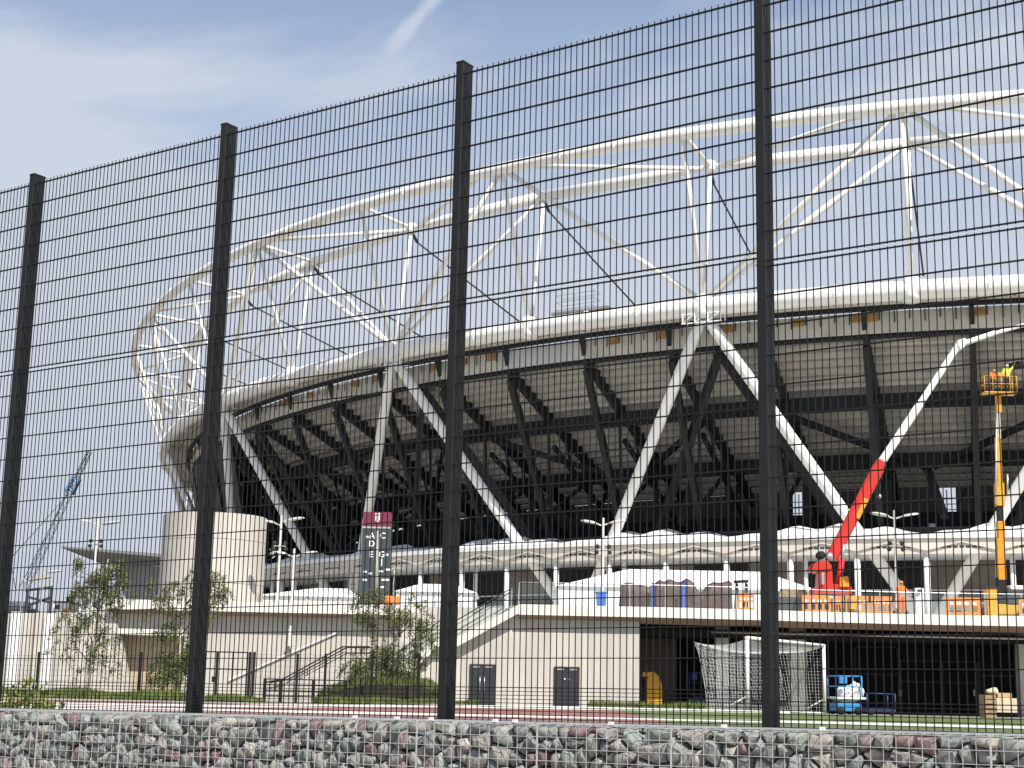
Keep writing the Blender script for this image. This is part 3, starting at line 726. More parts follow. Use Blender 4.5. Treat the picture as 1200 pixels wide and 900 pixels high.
for i,sg in enumerate(stones):
    mb=stone_geo(*sg)
    if i<300: mb.build('stone',STONE,ga)
    else: rest.add(mb.v,mb.f,rnd.random()<.5)
# coarse fill of the wall body, top and the stretch outside the picture
rest.build('stone_fill',STONE,ga,kind='stuff')
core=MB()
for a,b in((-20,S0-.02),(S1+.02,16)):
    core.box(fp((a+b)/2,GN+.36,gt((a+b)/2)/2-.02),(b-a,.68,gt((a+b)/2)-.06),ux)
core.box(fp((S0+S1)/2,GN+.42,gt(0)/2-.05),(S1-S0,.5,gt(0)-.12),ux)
core.build('wall_core',mat('shaded_stone_fill',(.10,.105,.10),.9,.4,9,.6,bscale=20),ga)  # core coloured darker than the stones, carrying the shade of the gaps
tp=MB()
for i in range(700):     # stones of the top surface
    s=rnd.uniform(S0,S1); n=rnd.uniform(GN+.16,GN+.72); r=rnd.uniform(.035,.06); c=fp(s,n,gt(s)-r*.62)
    vs=[]
    for k in range(9): 
        v=Vector((rnd.gauss(0,1),rnd.gauss(0,1),rnd.gauss(0,1))).normalized(); vs.append(c+Vector((v.x*r*1.3,v.y*r*1.3,v.z*r*.62)))
    b=bmesh.new()
    for v in vs: b.verts.new(v)
    bmesh.ops.convex_hull(b,input=b.verts); b.verts.ensure_lookup_table(); b.verts.index_update()
    tp.add([v.co.copy() for v in b.verts],[[v.index for v in f.verts] for f in b.faces]); b.free()
tp.build('top_stone',STONE,ga,kind='stuff')
wire=MB(); gsz=.0762
n=int((S1-S0)/gsz)
for i in range(n+1):
    s=S0+i*gsz; w=.0036
    wire.bar(fp(s,GN-.003,gt(s)-HB-.05),fp(s,GN-.003,gt(s)+.004),w,w,FN)
    wire.bar(fp(s,GN,gt(s)+.006),fp(s,GN+.72,gt(s)+.006),w)
    if i%13==5: wire.bar(fp(s+.006,GN-.006,gt(s)-HB-.05),fp(s+.006,GN-.006,gt(s)+.006),.009,.009,FN)
for k in range(9):
    wire.bar(fp(S0,GN-.0072,gt(S0)-k*gsz),fp(S1,GN-.0072,gt(S1)-k*gsz),.0036)
for k in range(1,10):
    wire.bar(fp(S0,GN+k*gsz,gt(S0)+.0102),fp(S1,GN+k*gsz,gt(S1)+.0102),.0042)
wire.build('wire_cage',GALV,ga,fix=False)
cl=MB()
for px in(448,496,536,611,633,744,873,988):
    best=min((abs(pxX(px,(q:=fp(-9+j*.02)).y,845)-q.x),-9+j*.02) for j in range(740)); s=best[1]
    cl.box(fp(s,GN+.05,gt(s)+.02),(.028,.03,.02),ux)
cl.build('corner_clip',WHITE2,ga)
# ================================================================ THINGS ON THE GROUND
def kerb(name,pts,h,label):
    q=MB(); vs=[]
    for x,y in pts:
        z=zg(y)-.03; vs+=[(x,y,z),(x,y,z+.03+h),(x,y+.12,z+.03+h),(x,y+.12,z)]
    n=4; q.add(vs,[(i*n+j,i*n+(j+1)%n,(i+1)*n+(j+1)%n,(i+1)*n+j) for i in range(len(pts)-1) for j in range(n)]+[(0,1,2,3),tuple((len(pts)-1)*4+j for j in(3,2,1,0))])
    o=q.build(name,WHITE2); tag(o,label,'kerb'); return o
kerb('track_kerb',[(-14,29.2),(-8,29.6),(-3,30.6),(2,31.0),(6,30.7),(10,30.0),(16,29.4)],.055,'near white kerb board running along the whole width just above the stone wall')
kerb('track_kerb',[(-16,30.8),(-8,33.0),(-4.6,37),(-2,41.5),(1.5,44.5),(5,46),(pxX(926,47,832),47)],.075,'farther white kerb board ending by the goal on the right')
# --- goal
go=thing('football_goal','white football goal with white net standing on the turf before the pillars','goal',(pxX(921,53,831),53,zg(53)))
PA=Vector((pxX(876,50.8,800),50.8,zg(50.8))); PB=Vector((pxX(966,55.4,800),55.4,zg(55.4)))
H=Vector((0,0,2.44)); mdir=(PB-PA).normalized(); bd=Vector((-mdir.y,mdir.x,0))
def gtube(a,b,name,r=.06): return MB().tube([a,b],r,10).build(name,WHITE2,go)
gtube(PA,PA+H,'upright'); gtube(PB,PB+H,'upright'); gtube(PA+H-mdir*.06,PB+H+mdir*.06,'crossbar')
for P in(PA,PB):
    gtube(P+Vector((0,0,.55)),P+bd*.95+Vector((0,0,.06)),'foot_brace',.03)
    gtube(P+Vector((0,0,.05)),P+bd*1.75+Vector((0,0,.05)),'ground_bar',.035)
net=MB(); NA=64; 
def netpt(u,v):  # u along mouth, v 0..1 roof, 1..2 back
    a=PA.lerp(PB,u)
    if v<=1: return a+bd*(2.05*v)+Vector((0,0,2.40-.10*v-.16*math.sin(math.pi*v)-.22*math.sin(math.pi*u)*v))
    w=v-1; return a+bd*(2.05-.50*math.sin(w*math.pi/2)**.7)+Vector((0,0,(2.30-.22*math.sin(math.pi*u))*(1-w)+.02))
def strip(pts,r=.0055):
    for i in range(len(pts)-1): net.bar(pts[i],pts[i+1],r)
vv=[i/6 for i in range(7)]+[1+i/10 for i in range(1,11)]
for i in range(53): strip([netpt(i/52,v) for v in vv])
for v in [i/14 for i in range(15)]+[1+i/19 for i in range(1,20)]: strip([netpt(u/12,v) for u in range(13)])
for P,u in((PA,0),(PB,1)):
    for i in range(1,15):
        t=i/15; top=netpt(u,t); bot=netpt(u,1+.0)  # side panels
        x=P+bd*(2.05*t); x.z=top.z; y=P+bd*(1.55*t)+Vector((0,0,.03)); strip([x,y])
    for k in range(1,20):
        w=k/20; b_=netpt(u,1+w); a_=Vector((P.x,P.y,b_.z)); strip([a_,b_])
net.build('net',NETM,go,fix=False)

def bar_frame(m,x0,x1,y0,y1,z0,z1,r,mids=()):
    for x in(x0,x1):
        for y in(y0,y1): m.tube([(x,y,z0),(x,y,z1)],r,6)
    for z in (z1,)+tuple(mids):
        for y in(y0,y1): m.tube([(x0,y,z),(x1,y,z)],r,6)
        for x in(x0,x1): m.tube([(x,y0,z),(x,y1,z)],r,6)
# --- blue scissor lifts
def scissor(px0,px1,Y,ytop,label,m1,m2,bags):
    x0,x1=pxX(px0,Y,810),pxX(px1,Y,810); zb=zg(Y); zt=at(px0,ytop,Y).z
    t=thing('scissor_lift',label,'lift',((x0+x1)/2,Y,zb),'blue access lifts')
    h=zt-zb; w=x1-x0
    MB().bb(x0+.04,x1-.02,Y,Y+1.5,zb+.12,zb+h*.30).build('chassis',m1,t,bevel=.03)
    MB().bb(x0-.02,x1+.14,Y-.05,Y+1.55,zb+h*.40,zb+h*.46).build('platform',m2,t,bevel=.015)
    for a in (0,1):
        m=MB(); yy=Y+.2+a*1.0
        m.bar((x0+.1,yy,zb+h*.30),(x1-.1,yy,zb+h*.40),.05,.08); m.bar((x1-.1,yy+.07,zb+h*.30),(x0+.1,yy+.07,zb+h*.40),.05,.08); m.build('scissor_arm',m2,t)
    m=MB(); bar_frame(m,x0,x1,Y,Y+1.5,zb+h*.46,zt,.025,(zb+h*.73,)); m.build('guard_rail',m1,t)
    for x in(x0+.16,x1-.16):
        for y in(Y-.06,Y+1.44): MB().lathe((x,y,zb+.15),(0,1,0),[(0,0),(.15,0),(.15,.12),(0,.12)],12).build('wheel',RUBBER,t)
    MB().bb(x0+.12,x0+.42,Y-.03,Y+.12,zb+h*.80,zb+h*.98).build('control_box',m1,t,bevel=.02)
    return t
def bag(name,c,r,m,label,cat,group):
    b=bmesh.new(); bmesh.ops.create_icosphere(b,subdivisions=3,radius=1)
    rr=random.Random(int(abs(c[0]*1000)))
    ph=[rr.uniform(0,6) for _ in range(4)]
    for v in b.verts:
        k=1+.10*math.sin(4*v.co.x+ph[0])+.09*math.sin(5*v.co.y+ph[1]+3*v.co.z)+.05*math.sin(11*v.co.x+7*v.co.z+ph[2])
        v.co=Vector((v.co.x*r[0]*k,v.co.y*r[1]*k,(max(v.co.z,-.6)+.6)/1.6*r[2]*k))
    for f in b.faces: f.smooth=True
    me=bpy.data.meshes.new(name); b.to_mesh(me); b.free(); me.materials.append(m); o=bpy.data.objects.new(name,me); col.objects.link(o); o.location=c
    return tag(o,label,cat,group)
l1=scissor(980,1010,58,792,'bright blue scissor lift parked on the turf right of the goal',LBLUE,WHITE2,True)
zpl=l1.location.z+(at(980,792,58).z-l1.location.z)*.46
for i,(px,w) in enumerate(((989,.26),(1002,.34))):
    bag('rubble_bag',(pxX(px,58.7,815),58.6,zpl+.003),(w,.4,.40+.1*i),MEMB,'white sack heaped on the bright blue lift, '+('left one' if i==0 else 'right one'),'sack','sacks on the blue lift')
l2=scissor(808,830,82.6,788,'blue scissor lift coloured darker for the shade behind the goal net',mat('shaded_blue_paint',(.03,.09,.26),.5,.12,4),DARKG,False)  # blue paint darkened, the shade of the recess put into its colour
tr=thing('low_trolley','low dark blue railed trolley beside the bright blue lift','trolley',(pxX(1033,60,820),60,zg(60)))
x0,x1=pxX(1016,60,820),pxX(1049,60,820); zb=zg(60); zt=at(1030,813,60).z
m=MB(); bar_frame(m,x0,x1,60,61.2,zb+.2,zt,.03); m.build('rail',NAVY,tr)
MB().bb(x0-.02,x1+.02,59.97,61.25,zb+.16,zb+.26).build('bed',NAVY,tr)
for x in(x0+.15,x1-.15): MB().lathe((x,59.94,zb+.1),(0,1,0),[(0,0),(.1,0),(.1,.08),(0,.08)],12).build('wheel',RUBBER,tr)
# --- yellow hood
yh=thing('yellow_hood','yellow curved plastic hood standing in the dark recess by the cream wall','hood',(pxX(765,79.5,810),79.5,zg(79)))
Y=79.5; zb=zg(Y); a=at(756,787,Y); X0,X1=pxX(756,Y,800),pxX(776,Y,800); zt=a.z; w=X1-X0; h=zt-zb
pts=[(X0+.04,zb),(X0+.02,zb+h*.5),(X0+.12,zb+h*.82),(X0+w*.35,zt)]
arcp=[(X1-w*.62+w*.62*math.cos(t),zb+h*.55+h*.45*math.sin(t)) for t in [math.pi/2*(1-i/8) for i in range(9)]]
poly=[(X0+.05,zb)]+[(X0+.10,zb+h*.8),(X0+w*.30,zt)]+arcp+[(X1,zb)]
MB().prism([(x,Y,z) for x,z in poly],(0,.9,0)).build('shell',YEL,yh,bevel=.03)
MB().bb(X0-.12,X0+w*.3,Y-.03,Y+.5,zt-.26,zt-.02).build('lip',YEL,yh,bevel=.02)
MB().bb(X0-.05,X0+.10,Y+.05,Y+.85,zb,zb+h*.78).build('dark_opening',RUBBER,yh)
# --- stack of boards and boxes on the right
def block(name,px0,px1,y0,y1,Y,d,m,label,cat,group=None,rot=0,bevel=.015):
    x0,x1=pxX(px0,Y,(y0+y1)/2),pxX(px1,Y,(y0+y1)/2); z1=at(px0,y0,Y).z; z0=at(px0,y1,Y).z
    return tag(MB().bb(x0,x1,Y,Y+d,z0,z1).build(name,m,bevel=bevel),label,cat,group)
pl=thing('timber_crate','slatted timber crate at the left of the pale stack on the turf edge','crate',(pxX(1160,68,830),68,zg(68)))
x0,x1=pxX(1153,68,820),pxX(1167,68,820); zb=zg(68); zt=at(1160,814,68).z
for i in range(5):
    z=zb+(zt-zb)*i/5; MB().bb(x0,x1,67.96,68,z+.02,z+(zt-zb)/5-.02).build('slat',TIMB,pl)
for x in(x0+.03,x1-.09): MB().bb(x,x+.06,68.003,68.8,zb,zt).build('stile',TIMB,pl)
MB().bb(x0+.1,x1-.1,68.1,68.7,zb,zt-.06).build('load',RUBBER,pl)
block('packing_box',1168,1192,818,835,68,.9,CARD,'large pale box at the right of the stack beside the timber crate','box','boxes in the pale stack')
b2=block('packing_box',1169,1186,812,817.6,68.1,.7,mat('tan_board',(.50,.36,.20),.85,.1,4),'flat tan box lying on top of the large pale box','box','boxes in the pale stack')
b3=bag('rolled_sack',(pxX(1164,68.2,812),68.3,zt+.005),(.28,.25,.28),CARD,'crumpled tan sack on top of the slatted timber crate','sack',None)

# --- inner fence with gate
f2=thing('inner_fence','low dark post and wire fence with a gate between the lawn and the cream wall','fence',(pxX(240,62,790),62,zg(62)))
for px in(44,105,164,292,297,348,381,436,490):
    Y=62; x=pxX(px,Y,790); zt=at(px,764 if px<300 else 766,Y).z; MB().bb(x-.05,x+.05,Y-.05,Y+.05,zg(Y)-.05,zt).build('post',ANTH,f2,bevel=.006)
for (a,b) in ((-20,44),(44,105),(105,164),(164,236),(300,348),(348,381),(381,436),(436,490)):
    m=MB(); xa_,xb_=pxX(a,62,790),pxX(b,62,790); zt=at(a,767,62).z
    n=max(2,int((xb_-xa_)/.12))
    for k in range(n+1): x=xa_+(xb_-xa_)*k/n; m.bar((x,62,zg(62)),(x,62,zt),.005)
    for k in range(9): z=zg(62)+.1+(zt-zg(62)-.1)*k/8; m.bar((xa_,62,z),(xb_,62,z),.008)
    m.build('wire_mesh',WIRE,f2,kind='stuff',fix=False)
gx0,gx1=pxX(240,61.9,790),pxX(289,61.9,790); zt=at(260,764,61.9).z; zm=at(260,784,61.9).z; zb=zg(62)+.05
m=MB()
for z in(zt,zm,zb): m.bar((gx0,61.9,z),(gx1,61.9,z),.05)
for x in(gx0,gx1-.0): m.bar((x,61.9,zb),(x,61.9,zt),.06)
gate=m.build('gate',ANTH,f2)
for px in(254,272): x=pxX(px,61.9,790); MB().bar((x,61.86,zb),(x,61.86,zt),.10 if px==254 else .04).build('gate_stile',ANTH,gate)
k=at(250,796,61.8); MB().box(k,(.12,.1,.22)).build('lock_box',RUBBER,gate)
rl=thing('low_railing','low dark railing with four bars beside the inner fence gate','railing',(pxX(330,61,810),61,zg(61)))
zt=at(330,796,61).z; zb=zg(61)
for px in(310,329,367,405): x=pxX(px,61,810); MB().bb(x-.06,x+.06,60.95,61.05,zb-.02,zt+.02).build('post',ANTH,rl)
for z in (zt,zt-.22,zt-.44,zt-.66): 
    MB().bar((pxX(311,61,810),61,z),(pxX(404,61,810),61,z),.045).build('bar',ANTH,rl)

# --- vegetation
def leaves(name,m,parent,pts,size,rr,droop=.5,kind=None):
    q=MB()
    for p in pts:
        s=size*rr.uniform(.6,1.3); a=Vector((rr.gauss(0,1),rr.gauss(0,1),rr.gauss(0,.6)-droop)).normalized(); b=a.cross(Vector((rr.gauss(0,1),rr.gauss(0,1),rr.gauss(0,1)))).normalized()
        q.add([p,p+a*s*.5+b*s*.32,p+a*s,p+a*s*.5-b*s*.32],[(0,1,2,3)])
    return q.build(name,m,parent,fix=False,kind=kind)
def birch(px,Y,ybase,ytop,clumps,label,seed,lean=0,nl=1):
    nl*=1.9
    rr=random.Random(seed); base=at(px,ybase,Y); base.z=zg(Y); x=base.x
    t=thing('birch_tree',label,'tree',base,'young birch trees before the cream wall')
    top=at(px+lean,ytop,Y); H=top.z-base.z
    tr=[base+Vector((lean/30*(i/8)**2*.6+.06*math.sin(i*1.3+seed),.05*math.sin(i*2+seed),H*i/8)) for i in range(9)]
    MB().tube(tr,[.075*(1-i/9)+.012 for i in range(9)],8).build('trunk',BARK,t)
    br=MB(); pts=[]
    for cx,cy,rx,ry,n in clumps:
        c=at(cx,cy,Y); k=Y/F; c.y+=rr.uniform(-.5,.5)
        n0=max(6,int(n/26))
        i=min(7,max(1,int((c.z-base.z-.4)/H*8))); a=tr[i]
        br.tube([a,a.lerp(c,.5)+Vector((0,0,.25)),c],[.028,.018,.008],5)
        for q in range(n0):
            u=Vector((rr.gauss(0,.5)*rx*k,rr.gauss(0,.5)*rx*k,rr.gauss(0,.5)*ry*k)); e=c+u
            l=rr.uniform(.5,1.2)*min(1.4,ry*k*1.1)
            s0=e+Vector((0,0,l*.4)); dx=rr.uniform(-.35,.35); dy=rr.uniform(-.3,.3)
            P=[s0,s0+Vector((dx*.6,dy*.6,-.15*l)),s0+Vector((dx,dy,-l))]
            br.tube([c.lerp(s0,.2)]+P,[.008,.007,.005,.003],4)
            for w in range(int(n*nl/n0)):
                f=rr.random(); p=P[0].lerp(P[1],f*2) if f<.5 else P[1].lerp(P[2],f*2-1)
                pts.append(p+Vector((rr.gauss(0,.07),rr.gauss(0,.07),rr.gauss(0,.06))))
    br.build('branch',TWIG,t,kind='stuff'); leaves('crown',LEAF,t,pts,.075,rr,.9,kind='stuff')
    return t
birch(104,60,806,655,[(140,672,14,16,420),(120,690,20,18,560),(100,700,22,18,520),(95,735,22,20,330),(125,742,20,22,330),(108,775,22,22,300),(135,700,12,14,260),(90,668,8,14,100),(72,760,12,18,90)],'slender birch with thin drooping crown at the left beside the grey pavilion',3,lean=18,nl=2.2)
birch(206,61,806,672,[(185,700,18,16,260),(215,690,14,16,200),(212,730,20,18,260),(190,740,18,18,180),(250,685,10,14,230),(258,695,8,12,200),(246,718,10,22,260),(200,780,16,16,900),(214,770,14,18,700),(195,795,18,8,500),(236,665,8,10,80)],'bushy birch half hidden by the second fence post, dense at its foot',5,lean=14,nl=2.2)
birch(462,64,812,668,[(440,700,18,14,300),(465,725,24,16,620),(430,730,18,16,330),(495,735,16,18,420),(445,765,20,18,500),(480,775,22,18,600),(460,790,26,14,1500),(425,788,20,14,700),(448,775,20,16,600),(505,755,8,14,160),(490,705,10,12,120),(420,705,10,14,120)],'bushy birch with a full low crown left of the third fence post',9,lean=-10,nl=2.0)
rr=random.Random(21)
wd=thing('weed_clump','bright yellow green weed growing behind the wall at the far left','plant',fp(-7.0,1.6,1.02))
pts=[]; stm=MB()
for i in range(34):
    c=at(rr.uniform(-6,54),826,15.6); c=Vector((c.x,15.6+rr.uniform(-.4,.4),1.02)); h=rr.uniform(.25,.62)*(1.0 if 8<i<26 else .7)
    e=c+Vector((rr.uniform(-.12,.12),rr.uniform(-.1,.1),h)); stm.tube([c,c.lerp(e,.6)+Vector((.02,0,.02)),e],[.006,.005,.002],5)
    for w in range(22): pts.append(c.lerp(e,rr.uniform(.25,1))+Vector((rr.gauss(0,.05),rr.gauss(0,.05),rr.gauss(0,.03))))
stm.build('stem',LEAF2,wd,kind='stuff'); leaves('foliage',LEAF2,wd,pts,.075,rr,-.1,kind='stuff')
def grass(name,px0,px1,Y0,Y1,h,n,label,seed):
    rr=random.Random(seed); q=MB()
    for i in range(n):
        Y=rr.uniform(Y0,Y1); x=rr.uniform(pxX(px0,Y,815),pxX(px1,Y,815)); z=zg(Y); hh=h*rr.uniform(.35,1.15)*(.62+.38*math.sin(x*1.7+seed)*math.sin(x*.53+Y*.9)); a=rr.uniform(0,3.14); w=.05
        d=Vector((math.cos(a),math.sin(a),0))*w; l=Vector((rr.uniform(-.3,.3)*hh,rr.uniform(-.3,.3)*hh,hh)); b=Vector((x,Y,z))
        q.add([b-d,b+d,b+l],[(0,1,2)])
    o=q.build(name,GRASSM,fix=False); o['kind']='stuff'; o['label']=label; o['category']='grass'; return o
grass('grass_strip',-30,236,50,57,.42,14000,'strip of rough grass along the left behind the red track',1)
grass('grass_strip',236,310,50,57,.30,3500,'strip of rough grass below the gate',2)
grass('grass_strip',366,560,52,60,.34,8000,'strip of rough grass under the bushy birch',3)
grass('grass_strip',690,838,62,76,.46,11000,'strip of tall grass before the dark recess and yellow hood',4)
# dark planted bank beside the lower stairs
bk=MB(); Pq=[at(366,820,63),at(405,806,63),at(440,802,63),at(500,806,63),at(520,822,63)]
bk.prism([Vector((p.x,63,p.z if i not in(0,4) else zg(63)-.05)) for i,p in enumerate(Pq)],(0,5,0))
tag(bk.build('planted_bank',mat('dark_soil',(.05,.045,.03),.95,.3,2,.5)),'low dark soil bank under the third birch','bank')
q=MB(); rr=random.Random(4)
for i in range(5200):
    t=rr.random()*.999; k=1+int(t*3); a,b=Pq[k-1 if k>1 else 0],Pq[min(4,k+1)]; 
    px=rr.uniform(372,515); 
    x=pxX(px,63,805); zz=None
    for u in range(4):
        if Pq[u].x<=x<=Pq[u+1].x: zz=Pq[u].z+(Pq[u+1].z-Pq[u].z)*(x-Pq[u].x)/(Pq[u+1].x-Pq[u].x)
    if zz is None: continue
    Y=rr.uniform(63,67.8); b=Vector((x,Y,zz-.03)); an=rr.uniform(0,3.14); d=Vector((math.cos(an),math.sin(an),0))*.04
    q.add([b-d,b+d,b+Vector((rr.uniform(-.1,.1),rr.uniform(-.1,.1),rr.uniform(.12,.5)))],[(0,1,2)])
o=q.build('grass_strip',GRASSM,fix=False); o['kind']='stuff'; o['label']='dark grass growing over the soil bank'; o['category']='grass'
# ================================================================ THINGS ON THE PLAZA
# --- lamp posts with reflector dishes
def lamp(px,Y,ytop,zb,label,dishes,floods=None,ydish=None,lens=DISHM,cluster=True):
    b=Vector((pxX(px,Y,ytop),Y,zb)); zt=at(px,ytop,Y).z
    t=thing('lamp_post',label,'lamp post',b,'lamp posts with reflector dishes')
    H=zt-zb
    MB().lathe(b,(0,0,1),[(0,0),(.17,0),(.17,.04),(.11,.06),(.10,.9),(.075,1.0),(.065,H-.05),(.05,H),(0,H)],10).build('pole',DISHM,t)
    MB().lathe(b,(0,0,1),[(0,0),(.20,0),(.20,.06),(.12,.10),(0,.10)],10).build('base_plate',STEEL,t)
    for sd,dz,r in dishes:
        z=zt-.25+dz; c=b+Vector((sd*(.28+r),-.1,z-zb)); 
        MB().bar(b+Vector((sd*.06,0,z-zb-.18)),c+Vector((0,0,.05)),.05,.07).build('arm',DISHM,t)
        ax=Vector((-sd*.18,-.05,1)).normalized()
        MB().lathe(c,ax,[(0,.09),(r*.55,.075),(r*.9,.03),(r,-.02),(r*.97,-.04),(r*.6,.03),(0,.05)],20).build('reflector_dish',lens,t)
    if floods:
        z=at(px,floods,Y).z
        for sx,sz in((-.32,.16),(.32,.16),(-.36,-.16),(.36,-.16)):
            c=b+Vector((sx,-.12,z-zb+sz)); m=MB(); m.lathe(c,(sx*.3,-.8,-.35),[(0,-.12),(.10,-.10),(.13,.05),(.11,.06),(0,.04)],10); m.build('flood_lamp',DARKG,t)
        MB().bar(b+Vector((-.36,-.08,z-zb)),b+Vector((.36,-.08,z-zb)),.05).build('cross_arm',DISHM,t)
    return t
lamp(115,96,608,PZ,'lamp post above the pointed pavilion roof at the left, twin dishes',[(-1,.1,.5),(1,.0,.62)],637)
lamp(330,88,604,PZ,'lamp post right of the drum tower, its dish against the black stand',[(-1,-.15,.35),(1,.05,.55)],640)
lamp(345,80.4,643,at(342,758,80.4).z,'shorter lamp post fixed to the long cream wall right of the drum tower',[(-1,.0,.4),(1,.02,.5)])
lamp(707,84,607,PZ,'lamp post before the white tent, at the foot of a white leg',[(-1,.0,.5),(1,.05,.5)],644)
lamp(1048,80,598,PZ,'lamp post right of the red crane with two wide dishes',[(-1,.0,.52),(1,.0,.52)],640)
lamp(51,112,664,3.6,'low lamp post with a round lens at the far left before the blue crane',[(1,-.1,.6)],None)
lamp(28,118,678,3.6,'far lamp post at the left edge with a wide sandy dish',[(1,.25,.95)],None,lens=mat('sandy_reflector',(.50,.40,.24),.5,.08,4))
lp=thing('slim_pole','slim pale pole standing in front of the slate sign','pole',(pxX(438,82,690),82,PZ))
MB().tube([(pxX(441.6,82,690),82,PZ),(pxX(442,82,620),82,at(442,622,82).z)],[.11,.075],10).build('shaft',mat('grey_pole_paint',(.36,.34,.30),.6,.1,4),lp)
MB().lathe((pxX(441.6,82,690),82,PZ),(0,0,1),[(0,0),(.24,0),(.24,.05),(0,.06)],10).build('base_plate',STEEL,lp)
# --- sign totem
Y=85; X0,X1=pxX(424,Y,640),pxX(457,Y,640); zt=at(440,600,Y).z; zm=at(440,617,Y).z
sg=thing('sign_totem','tall slate wayfinding sign with claret top, crest and white block letters','sign',((X0+X1)/2,Y,PZ))
MB().bb(X0,X1,Y,Y+.75,PZ,zm-.004).build('panel',SIGN,sg,bevel=.01)
MB().bb(X0,X1,Y-.002,Y+.752,zm,zt).build('header_panel',CLARET,sg,bevel=.01)
MB().bb(X0+.002,X1-.002,Y-.01,Y+.76,zm-.10,zm-.006).build('trim_strip',mat('sign_trim',(.40,.38,.34),.5,.08,4),sg)
yf=Y-.012
sc_=(X1-X0)/33.   # metres per photo pixel on the sign face
def sp_(px,py): p=at(px,py,Y); return Vector((p.x,yf,p.z))
LM=mat('white_lettering',(.82,.82,.82),.6,.02,9)
for ch,px,py in(('A',436,628),('C',448.8,628),('D',435.6,637.5),('E',435,650),('G',447.3,650),('J',447.3,658.5)):
    text_mesh('letter',ch,.46,LM,sg,sp_(px,py),(1,0,0),(0,0,1),.006)
def arrow(px,py,d):
    c=sp_(px,py); m=MB(); w=.10
    m.prism([c+Vector((-w*d,0,0)),c+Vector((0,0,.10)),c+Vector((0,0,.04)),c+Vector((w*d,0,.04)),c+Vector((w*d,0,-.04)),c+Vector((0,0,-.04)),c+Vector((0,0,-.10))],(0,.01,0)); m.build('arrow',LM,sg)
arrow(429.8,629,1); arrow(453.6,650,-1)
for px0,px1,py in((426,430,670),(432,436,672),(444,449,669.5),(451,457,667.5),(425,430,679.5),(447,456,679.5),(446,450,688)):
    a,b=sp_(px0,py+1),sp_(px1,py-1); MB().bb(a.x,b.x,yf,yf+.01,a.z,b.z).build('pictogram',LM,sg)
# crest: shield with crossed hammers
c=sp_(442.4,606); k=sc_
def cp2(u,v): return c+Vector((u*k,0,-v*k))
MB().prism([cp2(-2.6,-4.8),cp2(2.6,-4.8),cp2(2.6,3),cp2(1.2,6.5),cp2(0,8),cp2(-1.2,6.5),cp2(-2.6,3)],(0,.006,0)).build('crest_shield',LM,sg)
m=MB(); f_=Vector((0,-.006,0))
for sx in(-1,1):
    m.bar(cp2(-1.7*sx,4.2)+f_,cp2(1.5*sx,-3.0)+f_,.05,.012); m.bar(cp2(.4*sx,-3.9)+f_,cp2(2.2*sx,-2.4)+f_,.10,.012)
m.build('crest_hammers',CLARET,sg)
MB().bar(cp2(-2.2,5.4)+f_,cp2(2.2,5.4)+f_,.05,.012).build('crest_scroll',GOLD,sg)
# --- white tents
def tent(name,label,px0,px1,pk,Y,ypk,yeave,D):
    x0,x1=pxX(px0,Y,680),pxX(px1,Y,680); ze=at((px0+px1)/2,yeave,Y).z; zp=at(pk[0],ypk,Y+D*.4).z; xa,xb=pxX(pk[0],Y,680),pxX(pk[1],Y,680)
    t=thing(name,label,'tent',((x0+x1)/2,Y,PZ),'white tents on the plaza')
    m=MB(); A=[Vector((x0-.2,Y-.2,ze)),Vector((x1+.2,Y-.2,ze)),Vector((x1+.2,Y+D,ze)),Vector((x0-.2,Y+D,ze)),Vector((xa,Y+D*.4,zp)),Vector((xb,Y+D*.4,zp))]
    m.add(A,[(0,1,5,4),(1,2,5),(2,3,4,5),(3,0,4),(3,2,1,0)]); m.build('roof',MEMB,t)
    n=6
    for i in range(n):
        a=x0+(x1-x0)*i/n; b=x0+(x1-x0)*(i+1)/n-.03
        MB().bb(a,b,Y,Y+.08,PZ,ze-.002).build('wall_panel',WHITE2,t)
    MB().bb(x0+.05,x1-.05,Y+.09,Y+D-.3,PZ,ze-.01).build('inner_lining',MEMB,t)
    for i in range(n+1):
        a=x0+(x1-x0)*i/n; MB().tube([(a-.015,Y-.05,PZ),(a-.015,Y-.05,ze-.02)],.05,6).build('pole',STEEL,t)
    return t
tent('event_tent','long low white tent with shallow ridge behind the brown tarpaulin stacks',655,958,(742,905),98,667,690,9)
tent('event_tent','small white tent between the drum tower and the sign',304,418,(366,402),96,689,699,7)
tent('event_tent','white tent right of the sign, behind the stair',466,556,(490,530),96,684,694,7)
